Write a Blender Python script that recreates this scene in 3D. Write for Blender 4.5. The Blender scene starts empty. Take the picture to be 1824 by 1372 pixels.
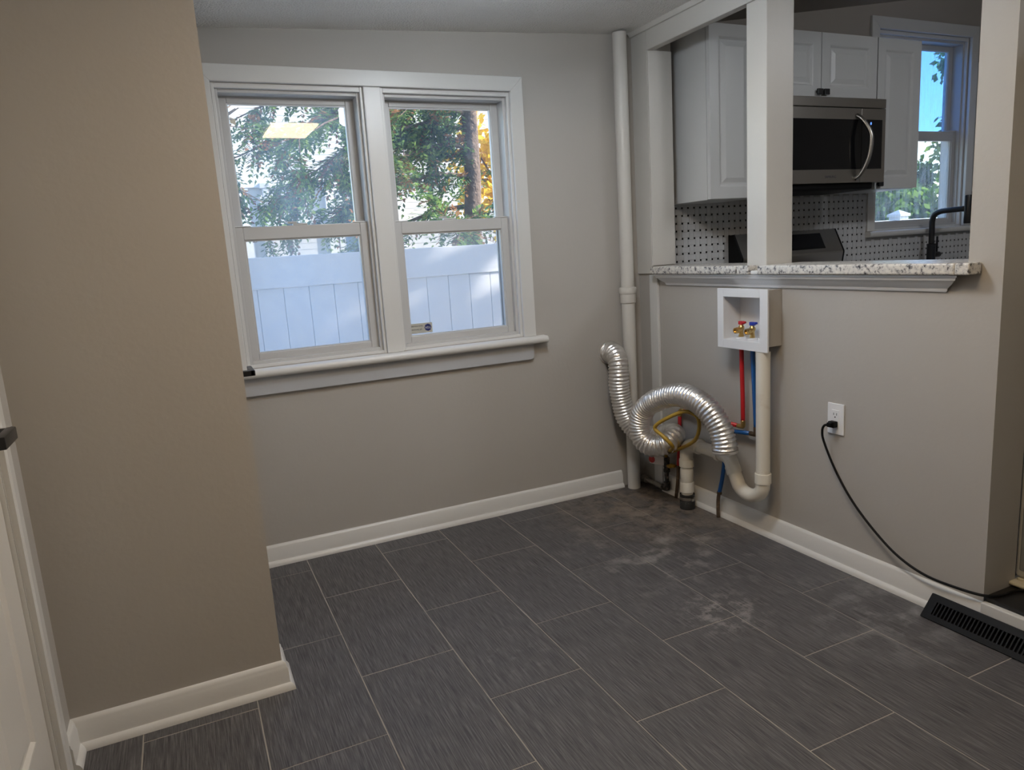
import bpy, bmesh, math, random
from mathutils import Vector, Matrix
random.seed(7)
S = bpy.context.scene
C = S.collection
PI = math.pi

# ------------------------------------------------------------------ camera
cam_d = bpy.data.cameras.new('camera'); cam = bpy.data.objects.new('camera', cam_d); C.objects.link(cam)
cam_d.sensor_fit = 'HORIZONTAL'; cam_d.sensor_width = 36.0; cam_d.lens = 25.2436
cam_d.clip_start = 0.02; cam_d.clip_end = 500
_r = Vector((0.90398926, -0.42285834, -0.06319998)); _u = Vector((0.13407954, 0.14001239, 0.98102967)); _f = Vector((0.4059878, 0.89531411, -0.18326635))
mw = Matrix((( _r.x, _u.x, -_f.x, -2.19269), (_r.y, _u.y, -_f.y, -3.14598), (_r.z, _u.z, -_f.z, 1.28295), (0, 0, 0, 1)))
cam.matrix_world = mw
S.camera = cam

# ------------------------------------------------------------------ world, sun, exposure
W = bpy.data.worlds.new('sky'); S.world = W; W.use_nodes = True
wn = W.node_tree.nodes; wl = W.node_tree.links; wn.clear()
sky = wn.new('ShaderNodeTexSky'); sky.sky_type = 'NISHITA'; sky.sun_disc = False
sky.sun_elevation = math.radians(32); sky.sun_rotation = math.radians(110); sky.air_density = 1.0; sky.dust_density = 0.5; sky.ozone_density = 2.5
bg = wn.new('ShaderNodeBackground'); bg.inputs['Strength'].default_value = 0.54
wo = wn.new('ShaderNodeOutputWorld')
wl.new(sky.outputs[0], bg.inputs[0]); wl.new(bg.outputs[0], wo.inputs[0])
sun_d = bpy.data.lights.new('sun', 'SUN'); sun = bpy.data.objects.new('sun', sun_d); C.objects.link(sun)
sun_d.energy = 9.0; sun_d.angle = math.radians(0.6); sun_d.color = (1.0, 0.93, 0.82)
sun.rotation_euler = Vector((0.78, -0.30, 0.53)).to_track_quat('Z', 'Y').to_euler()
sun.location = (12, -6, 10)
S.view_settings.view_transform = 'Standard'; S.view_settings.look = 'None'; S.view_settings.gamma = 1.0
S.view_settings.use_curve_mapping = False
S.view_settings.exposure = 0.42
LAMP_STRENGTH = 20.0      # warm rectangular fixture
FILL_STRENGTH = 28.0     # added cool drum, stands in for window daylight
KITCHEN_FILL_STRENGTH = 27.0  # added drum brightening the kitchen
REAR_FILL_STRENGTH = 15.0  # added drum lifting the partition and pier end
S.cycles.adaptive_threshold = 0.03
S.cycles.max_bounces = 8; S.cycles.diffuse_bounces = 3; S.cycles.glossy_bounces = 3; S.cycles.transparent_max_bounces = 10
S.cycles.caustics_reflective = False; S.cycles.caustics_refractive = False

# ------------------------------------------------------------------ materials
def mat(name, col=(.8, .8, .8), rough=.5, metal=0.0, spec=.5, bump=None, vary=None, coat=0, emit=None, trans=0):
    """bump = (scale, strength, distance); vary = (scale, amount, colour2)"""
    m = bpy.data.materials.new(name); m.use_nodes = True
    nt = m.node_tree; n = nt.nodes; l = nt.links
    b = n['Principled BSDF']
    b.inputs['Base Color'].default_value = (*col, 1); b.inputs['Roughness'].default_value = rough
    b.inputs['Metallic'].default_value = metal; b.inputs['Specular IOR Level'].default_value = spec
    b.inputs['Coat Weight'].default_value = coat
    if emit:
        b.inputs['Emission Color'].default_value = (*emit[0], 1); b.inputs['Emission Strength'].default_value = emit[1]
    if bump or vary:
        geo = n.new('ShaderNodeNewGeometry')
    if bump:
        t = n.new('ShaderNodeTexNoise'); t.inputs['Scale'].default_value = bump[0]; t.inputs['Detail'].default_value = 2
        l.new(geo.outputs['Position'], t.inputs['Vector'])
        bp = n.new('ShaderNodeBump'); bp.inputs['Strength'].default_value = bump[1]; bp.inputs['Distance'].default_value = bump[2]
        l.new(t.outputs[0], bp.inputs['Height']); l.new(bp.outputs[0], b.inputs['Normal'])
    if vary:
        t = n.new('ShaderNodeTexNoise'); t.inputs['Scale'].default_value = vary[0]; t.inputs['Detail'].default_value = 5
        l.new(geo.outputs['Position'], t.inputs['Vector'])
        r = n.new('ShaderNodeValToRGB'); r.color_ramp.elements[0].position = vary[1]; r.color_ramp.elements[1].position = min(1, vary[1] + .25)
        r.color_ramp.elements[0].color = (*col, 1); r.color_ramp.elements[1].color = (*vary[2], 1)
        l.new(t.outputs[0], r.inputs[0]); l.new(r.outputs[0], b.inputs['Base Color'])
    return m

M = {}
M['paint'] = mat('greige_wall_paint', (.462, .438, .405), .55, bump=(60, .12, .004), spec=.3)
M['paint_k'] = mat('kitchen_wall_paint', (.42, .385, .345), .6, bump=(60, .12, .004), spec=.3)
M['ceil'] = mat('textured_white_ceiling', (.88, .865, .835), .9, bump=(130, .9, .012), spec=.2)
M['trim'] = mat('white_semigloss_trim', (.70, .695, .675), .32, bump=(40, .08, .004))
M['trim_post'] = mat('off_white_painted_wood', (.62, .60, .56), .42, bump=(50, .12, .004))
M['apron'] = mat('apron_primer_grey_paint', (.50, .51, .53), .35, bump=(40, .08, .004))  # grey holds the stool's shadow; the board itself is white
M['vinyl'] = mat('window_vinyl', (.56, .555, .545), .38)
M['vinyl_old'] = mat('old_caulk_vinyl', (.74, .70, .60), .5, bump=(90, .3, .003))
M['door'] = mat('white_door_paint', (.74, .71, .66), .35, bump=(30, .06, .004))
M['black'] = mat('black_metal', (.012, .012, .014), .35)
M['blackplastic'] = mat('black_plastic', (.005, .005, .0055), .5, spec=.18, bump=(200, .1, .001))
M['rubber'] = mat('black_rubber', (.02, .02, .02), .65, vary=(80, .6, (.16, .14, .12)))
M['pvc'] = mat('white_pvc', (.78, .75, .67), .35, vary=(14, .60, (.58, .49, .37)))
M['pvcpaint'] = mat('painted_stack_pipe', (.62, .60, .56), .4, bump=(30, .15, .004))
M['foil'] = mat('aluminium_foil', (.92, .90, .88), .30, metal=1.0, bump=(110, .35, .005))
M['red'] = mat('red_pex', (.60, .02, .025), .35)
M['blue'] = mat('blue_pex', (.012, .10, .33), .35)
M['redh'] = mat('red_plastic', (.55, .02, .03), .4)
M['blueh'] = mat('blue_plastic', (.02, .04, .36), .4)
M['brass'] = mat('brass', (.62, .42, .16), .28, metal=1.0)
M['copper'] = mat('tarnished_copper', (.10, .068, .045), .6, vary=(50, .5, (.22, .15, .09)))
M['crimp'] = mat('dark_crimp_ring', (.14, .10, .07), .4, metal=.8)
M['iron'] = mat('black_iron', (.03, .028, .026), .6, vary=(60, .5, (.22, .18, .14)))
M['dustypipe'] = mat('dusty_grey_pipe', (.30, .27, .23), .8, vary=(50, .5, (.14, .12, .10)))
M['yellow'] = mat('yellow_gas_hose', (.44, .28, .035), .4, bump=(60, .3, .002), vary=(40, .62, (.22, .13, .03)))
M['yellowh'] = mat('yellow_valve_handle', (.50, .28, .02), .45)
M['tag'] = mat('paper_tag', (.66, .60, .57), .7)
M['tagred'] = mat('tag_red', (.40, .03, .03), .6)
M['boxwhite'] = mat('white_abs_plastic', (.80, .81, .83), .4)
M['plate'] = mat('outlet_white', (.84, .85, .87), .3)
M['slot'] = mat('slot_dark', (.05, .05, .05), .6)
M['cab'] = mat('white_cabinet', (.62, .63, .63), .38)
M['steel'] = mat('stainless_steel', (.42, .40, .37), .3, metal=1.0)
M['bglass'] = mat('black_appliance_glass', (.006, .006, .007), .08)
M['fridge'] = mat('fridge_enamel', (.52, .52, .49), .3)
M['fridgegap'] = mat('fridge_gasket', (.25, .26, .26), .5)
M['cream'] = mat('cream_plastic', (.62, .58, .46), .45)
M['kfloor'] = mat('black_kitchen_floor', (.014, .014, .015), .35)
M['white_tile'] = mat('marble_tile', (.60, .61, .62), .3, vary=(9, .55, (.48, .50, .52)))
M['dot'] = mat('black_tile', (.01, .01, .012), .3)
M['grout'] = mat('light_grout', (.42, .42, .41), .9)
M['led'] = mat('blue_led', (.01, .02, .1), .4, emit=((.1, .25, 1), 2.5))
M['sticker'] = mat('sticker_back', (.50, .49, .43), .6)
M['navy'] = mat('navy_print', (.015, .025, .14), .5)
M['ink'] = mat('dark_print', (.10, .10, .12), .6)
M['whiteprint'] = mat('white_print', (.75, .75, .78), .6)
M['fence'] = mat('white_vinyl_fence', (.80, .80, .82), .45)
M['siding'] = mat('pale_vinyl_siding', (.50, .50, .49), .55)
M['htrim'] = mat('house_white_trim', (.62, .62, .62), .5)
M['downspout'] = mat('grey_downspout', (.40, .42, .45), .5)
M['hglass'] = mat('dark_door_glass', (.10, .16, .24), .1)
M['wreath'] = mat('orange_wreath', (.70, .28, .05), .8)
M['concrete'] = mat('pale_concrete', (.55, .54, .52), .9)
M['soil'] = mat('garden_soil', (.16, .13, .09), .95, vary=(3, .5, (.12, .16, .06)))
M['bark'] = mat('brown_bark', (.11, .075, .055), .9, bump=(25, 1.0, .02), vary=(12, .5, (.24, .17, .13)))
M['twig'] = mat('pale_twig', (.25, .17, .11), .85)

def leafmat(name, c1, c2, tr=.45):
    m = bpy.data.materials.new(name); m.use_nodes = True; nt = m.node_tree; n = nt.nodes; l = nt.links; n.clear()
    o = n.new('ShaderNodeOutputMaterial'); d = n.new('ShaderNodeBsdfDiffuse'); t = n.new('ShaderNodeBsdfTranslucent'); x = n.new('ShaderNodeMixShader')
    x.inputs[0].default_value = tr
    g = n.new('ShaderNodeNewGeometry'); r = n.new('ShaderNodeValToRGB')
    r.color_ramp.elements[0].color = (*c1, 1); r.color_ramp.elements[1].color = (*c2, 1)
    l.new(g.outputs['Random Per Island'], r.inputs[0]); l.new(r.outputs[0], d.inputs[0]); l.new(r.outputs[0], t.inputs[0])
    l.new(d.outputs[0], x.inputs[1]); l.new(t.outputs[0], x.inputs[2]); l.new(x.outputs[0], o.inputs[0]); return m
M['needle'] = leafmat('conifer_green', (.04, .11, .06), (.24, .36, .09))
M['dryneedle'] = leafmat('dry_brown_sprays', (.20, .09, .04), (.38, .20, .09))
M['gold'] = leafmat('golden_leaves', (.70, .42, .03), (.85, .66, .10), .6)
M['tan'] = leafmat('tan_dry_leaves', (.50, .30, .10), (.66, .46, .20), .5)
M['hedge'] = leafmat('bright_green_leaves', (.06, .16, .03), (.28, .42, .08), .5)
M['shade_leaf'] = leafmat('dark_green_leaves', (.03, .08, .03), (.10, .18, .05), .3)

def glassmat(name, haze=.05, hazecol=(.80, .88, 1.0), refl=.03, streak=0, tint=(1, 1, 1)):
    """thin window pane: see-through, weak mirror, a film of dirt that scatters daylight"""
    m = bpy.data.materials.new(name); m.use_nodes = True; nt = m.node_tree; n = nt.nodes; l = nt.links; n.clear()
    o = n.new('ShaderNodeOutputMaterial'); t = n.new('ShaderNodeBsdfTransparent'); g = n.new('ShaderNodeBsdfGlossy'); g.inputs['Roughness'].default_value = 0.0
    t.inputs[0].default_value = (*tint, 1)
    fr = n.new('ShaderNodeLayerWeight'); fr.inputs['Blend'].default_value = .12
    mr = n.new('ShaderNodeMath'); mr.operation = 'MULTIPLY_ADD'; mr.inputs[1].default_value = .5; mr.inputs[2].default_value = refl
    l.new(fr.outputs['Fresnel'], mr.inputs[0]); mr.inputs[1].default_value = .35
    x = n.new('ShaderNodeMixShader'); l.new(mr.outputs[0], x.inputs[0]); l.new(t.outputs[0], x.inputs[1]); l.new(g.outputs[0], x.inputs[2])
    tr = n.new('ShaderNodeBsdfTranslucent'); tr.inputs[0].default_value = (*hazecol, 1)
    x2 = n.new('ShaderNodeMixShader'); x2.inputs[0].default_value = haze
    geo = n.new('ShaderNodeNewGeometry'); ns = n.new('ShaderNodeTexNoise'); ns.inputs['Scale'].default_value = 6; ns.inputs['Detail'].default_value = 6
    if streak:
        mp = n.new('ShaderNodeMapping'); mp.inputs['Scale'].default_value = (60, 60, 9); l.new(geo.outputs['Position'], mp.inputs['Vector']); l.new(mp.outputs[0], ns.inputs['Vector']); ns.inputs['Scale'].default_value = 1
    else:
        l.new(geo.outputs['Position'], ns.inputs['Vector'])
    rr = n.new('ShaderNodeMapRange'); rr.inputs['From Min'].default_value = .35; rr.inputs['From Max'].default_value = .7
    rr.inputs['To Min'].default_value = haze * .6; rr.inputs['To Max'].default_value = haze * 1.4 + streak
    l.new(ns.outputs[0], rr.inputs[0]); l.new(rr.outputs[0], x2.inputs[0])
    l.new(x.outputs[0], x2.inputs[1]); l.new(tr.outputs[0], x2.inputs[2]); l.new(x2.outputs[0], o.inputs[0]); return m
M['glass'] = glassmat('window_glass', .10)
M['glass_r'] = glassmat('window_glass_clean', .04)
M['glass_k'] = glassmat('streaked_kitchen_glass', .06, streak=.08, tint=(.75, .80, .84))
M['glass_ku'] = glassmat('blue_filmed_kitchen_glass', .05, streak=.10, tint=(.34, .50, .74))  # blue of the sky put into the pane tint
def screenmat():
    m = bpy.data.materials.new('insect_screen'); m.use_nodes = True; nt = m.node_tree; n = nt.nodes; l = nt.links; n.clear()
    o = n.new('ShaderNodeOutputMaterial'); t = n.new('ShaderNodeBsdfTransparent'); d = n.new('ShaderNodeBsdfTranslucent'); d.inputs[0].default_value = (.5, .5, .52, 1)
    x = n.new('ShaderNodeMixShader'); x.inputs[0].default_value = .16
    l.new(t.outputs[0], x.inputs[1]); l.new(d.outputs[0], x.inputs[2]); l.new(x.outputs[0], o.inputs[0]); return m
M['screen'] = screenmat()

def granite():
    m = bpy.data.materials.new('speckled_granite'); m.use_nodes = True; nt = m.node_tree; n = nt.nodes; l = nt.links; b = n['Principled BSDF']
    geo = n.new('ShaderNodeNewGeometry'); t = n.new('ShaderNodeTexNoise'); t.inputs['Scale'].default_value = 62; t.inputs['Detail'].default_value = 6; t.inputs['Roughness'].default_value = .75
    l.new(geo.outputs['Position'], t.inputs['Vector']); r = n.new('ShaderNodeValToRGB'); e = r.color_ramp.elements
    e[0].position = .36; e[0].color = (.03, .03, .035, 1); e[1].position = .47; e[1].color = (.60, .58, .55, 1)
    a = e.new(.42); a.color = (.20, .19, .19, 1); a = e.new(.62); a.color = (.76, .73, .67, 1)
    l.new(t.outputs[0], r.inputs[0]); l.new(r.outputs[0], b.inputs['Base Color']); b.inputs['Roughness'].default_value = .3; return m
M['granite'] = granite()

def tilemat():
    """dark plank-grain porcelain with dust and grime spread from the drain corner"""
    m = bpy.data.materials.new('charcoal_streaked_tile'); m.use_nodes = True; nt = m.node_tree; n = nt.nodes; l = nt.links; b = n['Principled BSDF']
    geo = n.new('ShaderNodeNewGeometry'); oi = n.new('ShaderNodeObjectInfo')
    off = n.new('ShaderNodeVectorMath'); off.operation = 'MULTIPLY_ADD'
    cb = n.new('ShaderNodeCombineXYZ'); l.new(oi.outputs['Random'], cb.inputs[0]); l.new(oi.outputs['Random'], cb.inputs[1])
    off.inputs[1].default_value = (30, 50, 0); l.new(cb.outputs[0], off.inputs[0]); l.new(geo.outputs['Position'], off.inputs[2])
    mp = n.new('ShaderNodeMapping'); mp.inputs['Scale'].default_value = (290, 9, 1); l.new(off.outputs[0], mp.inputs['Vector'])
    t = n.new('ShaderNodeTexNoise'); t.inputs['Scale'].default_value = 1; t.inputs['Detail'].default_value = 4; t.inputs['Roughness'].default_value = .65; l.new(mp.outputs[0], t.inputs['Vector'])
    r = n.new('ShaderNodeValToRGB'); e = r.color_ramp.elements
    e[0].position = .30; e[0].color = (.030, .030, .033, 1); e[1].position = .74; e[1].color = (.185, .175, .178, 1); a = e.new(.5); a.color = (.088, .085, .088, 1)
    l.new(t.outputs[0], r.inputs[0])
    QN = {}
    for sc in (8, 20):
        q = n.new('ShaderNodeTexNoise'); q.inputs['Scale'].default_value = sc; q.inputs['Detail'].default_value = 5; q.inputs['Roughness'].default_value = .68; l.new(geo.outputs['Position'], q.inputs['Vector']); QN[sc] = q
    def mask(c, r0, r1, sc, lo, hi, st):
        s = n.new('ShaderNodeVectorMath'); s.operation = 'DISTANCE'; s.inputs[1].default_value = c; l.new(geo.outputs['Position'], s.inputs[0])
        a = n.new('ShaderNodeMapRange'); a.inputs['From Min'].default_value = r0; a.inputs['From Max'].default_value = r1; a.inputs['To Min'].default_value = 1; a.inputs['To Max'].default_value = 0; l.new(s.outputs['Value'], a.inputs[0])
        k = n.new('ShaderNodeMapRange'); k.inputs['From Min'].default_value = lo; k.inputs['From Max'].default_value = hi; k.inputs['To Max'].default_value = st; l.new(QN[8 if sc < 15 else 20].outputs[0], k.inputs[0])
        mm = n.new('ShaderNodeMath'); mm.operation = 'MULTIPLY'; l.new(a.outputs[0], mm.inputs[0]); l.new(k.outputs[0], mm.inputs[1]); return mm.outputs[0]
    prev = r.outputs[0]
    for c, r0, r1, sc, lo, hi, st, col in [((-.12, -.32, 0), .18, .66, 9, .36, .60, .9, (.21, .165, .12)), ((-.25, -.25, 0), .25, .75, 20, .5, .62, .7, (.035, .028, .024)),
                                          ((-.45, -.62, 0), .2, .6, 8, .50, .68, .5, (.30, .28, .26)), ((-.50, -1.0, 0), .1, .5, 10, .54, .70, .45, (.32, .31, .30)),
                                          ((-.62, -1.32, 0), .04, .20, 22, .48, .60, .6, (.36, .34, .33)), ((-.16, -1.62, 0), .05, .38, 9, .48, .66, .6, (.32, .32, .32)), ((-1.35, -1.18, 0), .02, .2, 18, .56, .68, .35, (.28, .27, .27))]:
        x = n.new('ShaderNodeMix'); x.data_type = 'RGBA'; l.new(mask(c, r0, r1, sc, lo, hi, st), x.inputs[0]); l.new(prev, x.inputs[6]); x.inputs[7].default_value = (*col, 1); prev = x.outputs[2]
    l.new(prev, b.inputs['Base Color']); b.inputs['Roughness'].default_value = .5; b.inputs['Specular IOR Level'].default_value = .45
    bp = n.new('ShaderNodeBump'); bp.inputs['Strength'].default_value = .35; bp.inputs['Distance'].default_value = .002; l.new(t.outputs[0], bp.inputs['Height']); l.new(bp.outputs[0], b.inputs['Normal'])
    return m
M['tile'] = tilemat()
M['fgrout'] = mat('tan_floor_grout', (.35, .32, .28), .95, vary=(11, .52, (.20, .185, .17)))

# ------------------------------------------------------------------ helpers
def nb(): return bmesh.new()
def bx(bm, x0, x1, y0, y1, z0, z1, bev=0.0, seg=2):
    t = bmesh.new(); bmesh.ops.create_cube(t, size=1)
    for v in t.verts:
        v.co = Vector((x0 + (v.co.x + .5) * (x1 - x0), y0 + (v.co.y + .5) * (y1 - y0), z0 + (v.co.z + .5) * (z1 - z0)))
    if bev > 0: bmesh.ops.bevel(t, geom=t.edges[:], offset=bev, segments=seg, affect='EDGES', profile=.6)
    merge(bm, t); return bm
def merge(bm, t, mtx=None):
    if mtx is not None: bmesh.ops.transform(t, matrix=mtx, verts=t.verts)
    me = bpy.data.meshes.new('tmp'); t.to_mesh(me); t.free(); bm.from_mesh(me); bpy.data.meshes.remove(me)
def obj(name, bm, m, parent=None, smooth=False, angle=None):
    bmesh.ops.recalc_face_normals(bm, faces=bm.faces[:])
    me = bpy.data.meshes.new(name); bm.to_mesh(me); bm.free()
    o = bpy.data.objects.new(name, me); C.objects.link(o)
    me.materials.append(M[m] if isinstance(m, str) else m)
    if smooth or angle:
        me.polygons.foreach_set('use_smooth', [True] * len(me.polygons))
        if angle is not None:
            me.set_sharp_from_angle(angle=math.radians(angle))
    if parent:
        o.parent = parent; o.matrix_parent_inverse = Matrix.Translation(-parent.location) if parent.type == 'EMPTY' else parent_inv(parent)
    return o
def parent_inv(p):
    q = p; mi = Matrix.Identity(4)
    # parents are only ever translated Empties or meshes with geometry in world space
    while q is not None:
        if q.type == 'EMPTY': return Matrix.Identity(4)
        q = q.parent
    return mi
def tag(o, label, cat, group=None):
    o['label'] = label; o['category'] = cat
    if group: o['group'] = group
    return o
def struct(o, label=None):
    o['kind'] = 'structure'
    if label: o['label'] = label
    return o
def thing(name, label, cat, loc=(0, 0, 0), group=None):
    o = bpy.data.objects.new(name, None); C.objects.link(o); o.location = loc; o.empty_display_size = .05
    tag(o, label, cat, group); return o
def sthing(name, loc=(0, 0, 0), label=None):
    o = bpy.data.objects.new(name, None); C.objects.link(o); o.location = loc; o.empty_display_size = .05
    struct(o, label); return o
def smooth_path(pts, n=8):
    P = [Vector(p) for p in pts]; out = []
    Q = [P[0] * 2 - P[1]] + P + [P[-1] * 2 - P[-2]]
    for i in range(1, len(Q) - 2):
        a, b, c, d = Q[i - 1], Q[i], Q[i + 1], Q[i + 2]
        for k in range(n):
            t = k / n
            out.append(.5 * ((2 * b) + (c - a) * t + (2 * a - 5 * b + 4 * c - d) * t * t + (3 * b - a - 3 * c + d) * t ** 3))
    out.append(P[-1]); return out
def tube(bm, path, rad, seg=16, cap=True, flat=None):
    """rad: number or function(arc length, total); flat=(a,b) elliptical factors"""
    P = [Vector(p) for p in path]; L = [0]
    for i in range(1, len(P)): L.append(L[-1] + (P[i] - P[i - 1]).length)
    T = [(P[min(i + 1, len(P) - 1)] - P[max(i - 1, 0)]).normalized() for i in range(len(P))]
    up = Vector((0, 0, 1)) if abs(T[0].z) < .9 else Vector((1, 0, 0))
    nrm = (up - T[0] * up.dot(T[0])).normalized(); rings = []
    for i, p in enumerate(P):
        nrm = (nrm - T[i] * nrm.dot(T[i])).normalized(); bn = T[i].cross(nrm)
        r = rad(L[i], L[-1]) if callable(rad) else rad
        fa, fb = flat if flat else (1, 1)
        rings.append([bm.verts.new(p + (nrm * math.cos(2 * PI * k / seg) * fa + bn * math.sin(2 * PI * k / seg) * fb) * r) for k in range(seg)])
    for a, b in zip(rings, rings[1:]):
        for k in range(seg): bm.faces.new((a[k], a[(k + 1) % seg], b[(k + 1) % seg], b[k]))
    if cap: bm.faces.new(rings[0][::-1]); bm.faces.new(rings[-1])
    return bm
def resample(path, step):
    P = [Vector(p) for p in path]; out = [P[0]]; acc = 0
    for a, b in zip(P, P[1:]):
        d = (b - a).length; t = step - acc
        while t <= d: out.append(a + (b - a) * (t / d)); t += step
        acc = d - (t - step)
    out.append(P[-1]); return out
def prism(bm, prof, p0, p1, ax_d, ax_z=Vector((0, 0, 1)), m0=0, m1=0):
    """profile (d,z) swept from p0 to p1; m0/m1 = mitre shift along the run per unit d"""
    p0, p1 = Vector(p0), Vector(p1); run = (p1 - p0).normalized(); ax_d = Vector(ax_d)
    A = [bm.verts.new(p0 + ax_d * d + ax_z * z + run * (m0 * d)) for d, z in prof]; B = [bm.verts.new(p1 + ax_d * d + ax_z * z + run * (m1 * d)) for d, z in prof]
    n = len(prof)
    for i in range(n): bm.faces.new((A[i], A[(i + 1) % n], B[(i + 1) % n], B[i]))
    bm.faces.new(A[::-1]); bm.faces.new(B); return bm
def lathe(bm, prof, c, axis='Z', seg=20):
    c = Vector(c); rings = []
    for r, h in prof:
        ring = []
        for k in range(seg):
            a = 2 * PI * k / seg; q = {'Z': Vector((r * math.cos(a), r * math.sin(a), h)), 'X': Vector((h, r * math.cos(a), r * math.sin(a))), 'Y': Vector((r * math.cos(a), h, r * math.sin(a)))}[axis]
            ring.append(bm.verts.new(c + q))
        rings.append(ring)
    for a, b in zip(rings, rings[1:]):
        for k in range(seg): bm.faces.new((a[k], a[(k + 1) % seg], b[(k + 1) % seg], b[k]))
    bm.faces.new(rings[0][::-1]); bm.faces.new(rings[-1]); return bm
def frame4(bm, x0, x1, z0, z1, y0, y1, wl, wr, wb, wt, bev=.003):
    bx(bm, x0, x0 + wl, y0, y1, z0, z1, bev); bx(bm, x1 - wr, x1, y0, y1, z0, z1, bev)
    bx(bm, x0 + wl, x1 - wr, y0 + .0004, y1 - .0004, z0, z0 + wb, bev); bx(bm, x0 + wl, x1 - wr, y0 + .0004, y1 - .0004, z1 - wt, z1, bev); return bm
def holes_wall(bm, plane, a0, a1, z0, z1, t0, t1, holes):
    """wall slab along X (plane 'Y') or along Y (plane 'X') with rectangular holes (a0,a1,z0,z1); one welded surface"""
    A = sorted({a0, a1, *[h[0] for h in holes], *[h[1] for h in holes]}); Z = sorted({z0, z1, *[h[2] for h in holes], *[h[3] for h in holes]})
    solid = lambda i, j: 0 <= i < len(A) - 1 and 0 <= j < len(Z) - 1 and not any(h[0] <= A[i] + 1e-6 and A[i + 1] <= h[1] + 1e-6 and h[2] <= Z[j] + 1e-6 and Z[j + 1] <= h[3] + 1e-6 for h in holes)
    V = {}
    def v(a, z, t):
        k = (round(a, 5), round(z, 5), round(t, 5))
        if k not in V: V[k] = bm.verts.new((a, t, z) if plane == 'Y' else (t, a, z))
        return V[k]
    for i in range(len(A) - 1):
        for j in range(len(Z) - 1):
            if not solid(i, j): continue
            a, b, c, d = A[i], A[i + 1], Z[j], Z[j + 1]
            for t in (t0, t1): bm.faces.new((v(a, c, t), v(b, c, t), v(b, d, t), v(a, d, t)))
            if not solid(i - 1, j): bm.faces.new((v(a, c, t0), v(a, d, t0), v(a, d, t1), v(a, c, t1)))
            if not solid(i + 1, j): bm.faces.new((v(b, c, t0), v(b, d, t0), v(b, d, t1), v(b, c, t1)))
            if not solid(i, j - 1): bm.faces.new((v(a, c, t0), v(b, c, t0), v(b, c, t1), v(a, c, t1)))
            if not solid(i, j + 1): bm.faces.new((v(a, d, t0), v(b, d, t0), v(b, d, t1), v(a, d, t1)))
    return bm
def child(o, p):
    """parent a mesh built in world space under p"""
    o.parent = p; q = p; loc = Vector((0, 0, 0))
    while q is not None: loc += q.location; q = q.parent
    o.location = o.location - loc; return o
def ob(name, bm, m, parent=None, smooth=False, angle=None):
    o = obj(name, bm, m, None, smooth, angle)
    if parent is not None:
        q = parent; loc = Vector((0, 0, 0))
        while q is not None: loc += q.location; q = q.parent
        o.parent = parent; o.location = -loc
    return o
def text_mesh(txt, size, mtx, m, parent, name='lettering', extrude=.0004):
    cu = bpy.data.curves.new('txt', 'FONT'); cu.body = txt; cu.size = size; cu.extrude = extrude; cu.align_x = 'CENTER'; cu.align_y = 'CENTER'; cu.resolution_u = 3
    t = bpy.data.objects.new('txt', cu); C.objects.link(t); bpy.context.view_layer.update()
    me = bpy.data.meshes.new_from_object(t.evaluated_get(bpy.context.evaluated_depsgraph_get()))
    bpy.data.objects.remove(t); bpy.data.curves.remove(cu)
    bm = nb(); bm.from_mesh(me); bpy.data.meshes.remove(me); bmesh.ops.transform(bm, matrix=mtx, verts=bm.verts)
    return ob(name, bm, m, parent)

# ================================================================== SETTING
zr = lambda x: 2.287 + .046 * x            # room ceiling
zk = lambda x: 2.30 + .15 * x              # kitchen ceiling
LX = -2.615                                # left side wall
PY = -.985                                 # near partition wall face
# floor slab and its tiles
fl = struct(ob('floor', bx(nb(), LX - .1, .0, -4.7, .0, -.12, -.0009), 'fgrout'), 'charcoal plank-grain tile floor with pale grout lines')
X0 = -1.8275; TW = .308; TL = .608; G = .0026
tile_cache = {}
def floor_tile(x0, x1, y0, y1):
    w, h = round(x1 - x0, 4), round(y1 - y0, 4)
    if (w, h) not in tile_cache:
        b = nb(); bx(b, -w / 2, w / 2, -h / 2, h / 2, -.012, 0, .0011, 1)
        bmesh.ops.recalc_face_normals(b, faces=b.faces[:]); me = bpy.data.meshes.new('tile'); b.to_mesh(me); b.free(); me.materials.append(M['tile']); tile_cache[(w, h)] = me
    o = bpy.data.objects.new('tile', tile_cache[(w, h)]); C.objects.link(o); o.parent = fl
    o.location = ((x0 + x1) / 2, (y0 + y1) / 2, random.uniform(-.0004, .0004)); o.rotation_euler = (random.uniform(-.0006, .0006), random.uniform(-.0006, .0006), 0)
for k in range(-3, 6):
    xa, xb = X0 + k * TW + G / 2, X0 + (k + 1) * TW - G / 2
    xa, xb = max(xa, LX + .001), min(xb, -.001)
    if xb - xa < .02: continue
    j0 = -.15 if k % 2 else -.447
    ys = [0.0] + [j0 - TL * i for i in range(9)]
    for a, b in zip(ys, ys[1:]):
        ya, yb = max(b + G / 2, -4.65), min(a - G / 2, -.001)
        if yb - ya > .03: floor_tile(xa, xb, ya, yb)
# kitchen raised floor
def holes_floor():
    b = nb(); bx(b, RT + .001, 3.3, -3.6, 0.0, -.10, .105); bx(b, .0, RT + .001, -2.9, -1.832, -.10, .105); return b
RT = .13
struct(ob('floor_kitchen', holes_floor(), 'kfloor'), 'black raised kitchen floor')
# back wall with window holes
WH = [(-1.965, -.69, .87, 2.0), (1.72, 2.555, 1.26, 2.42)]
struct(ob('wall_back', holes_wall(nb(), 'Y', LX - .1, 3.4, -.5, 3.1, 0, .16, WH), 'paint'), 'greige wall around the double window')
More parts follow.
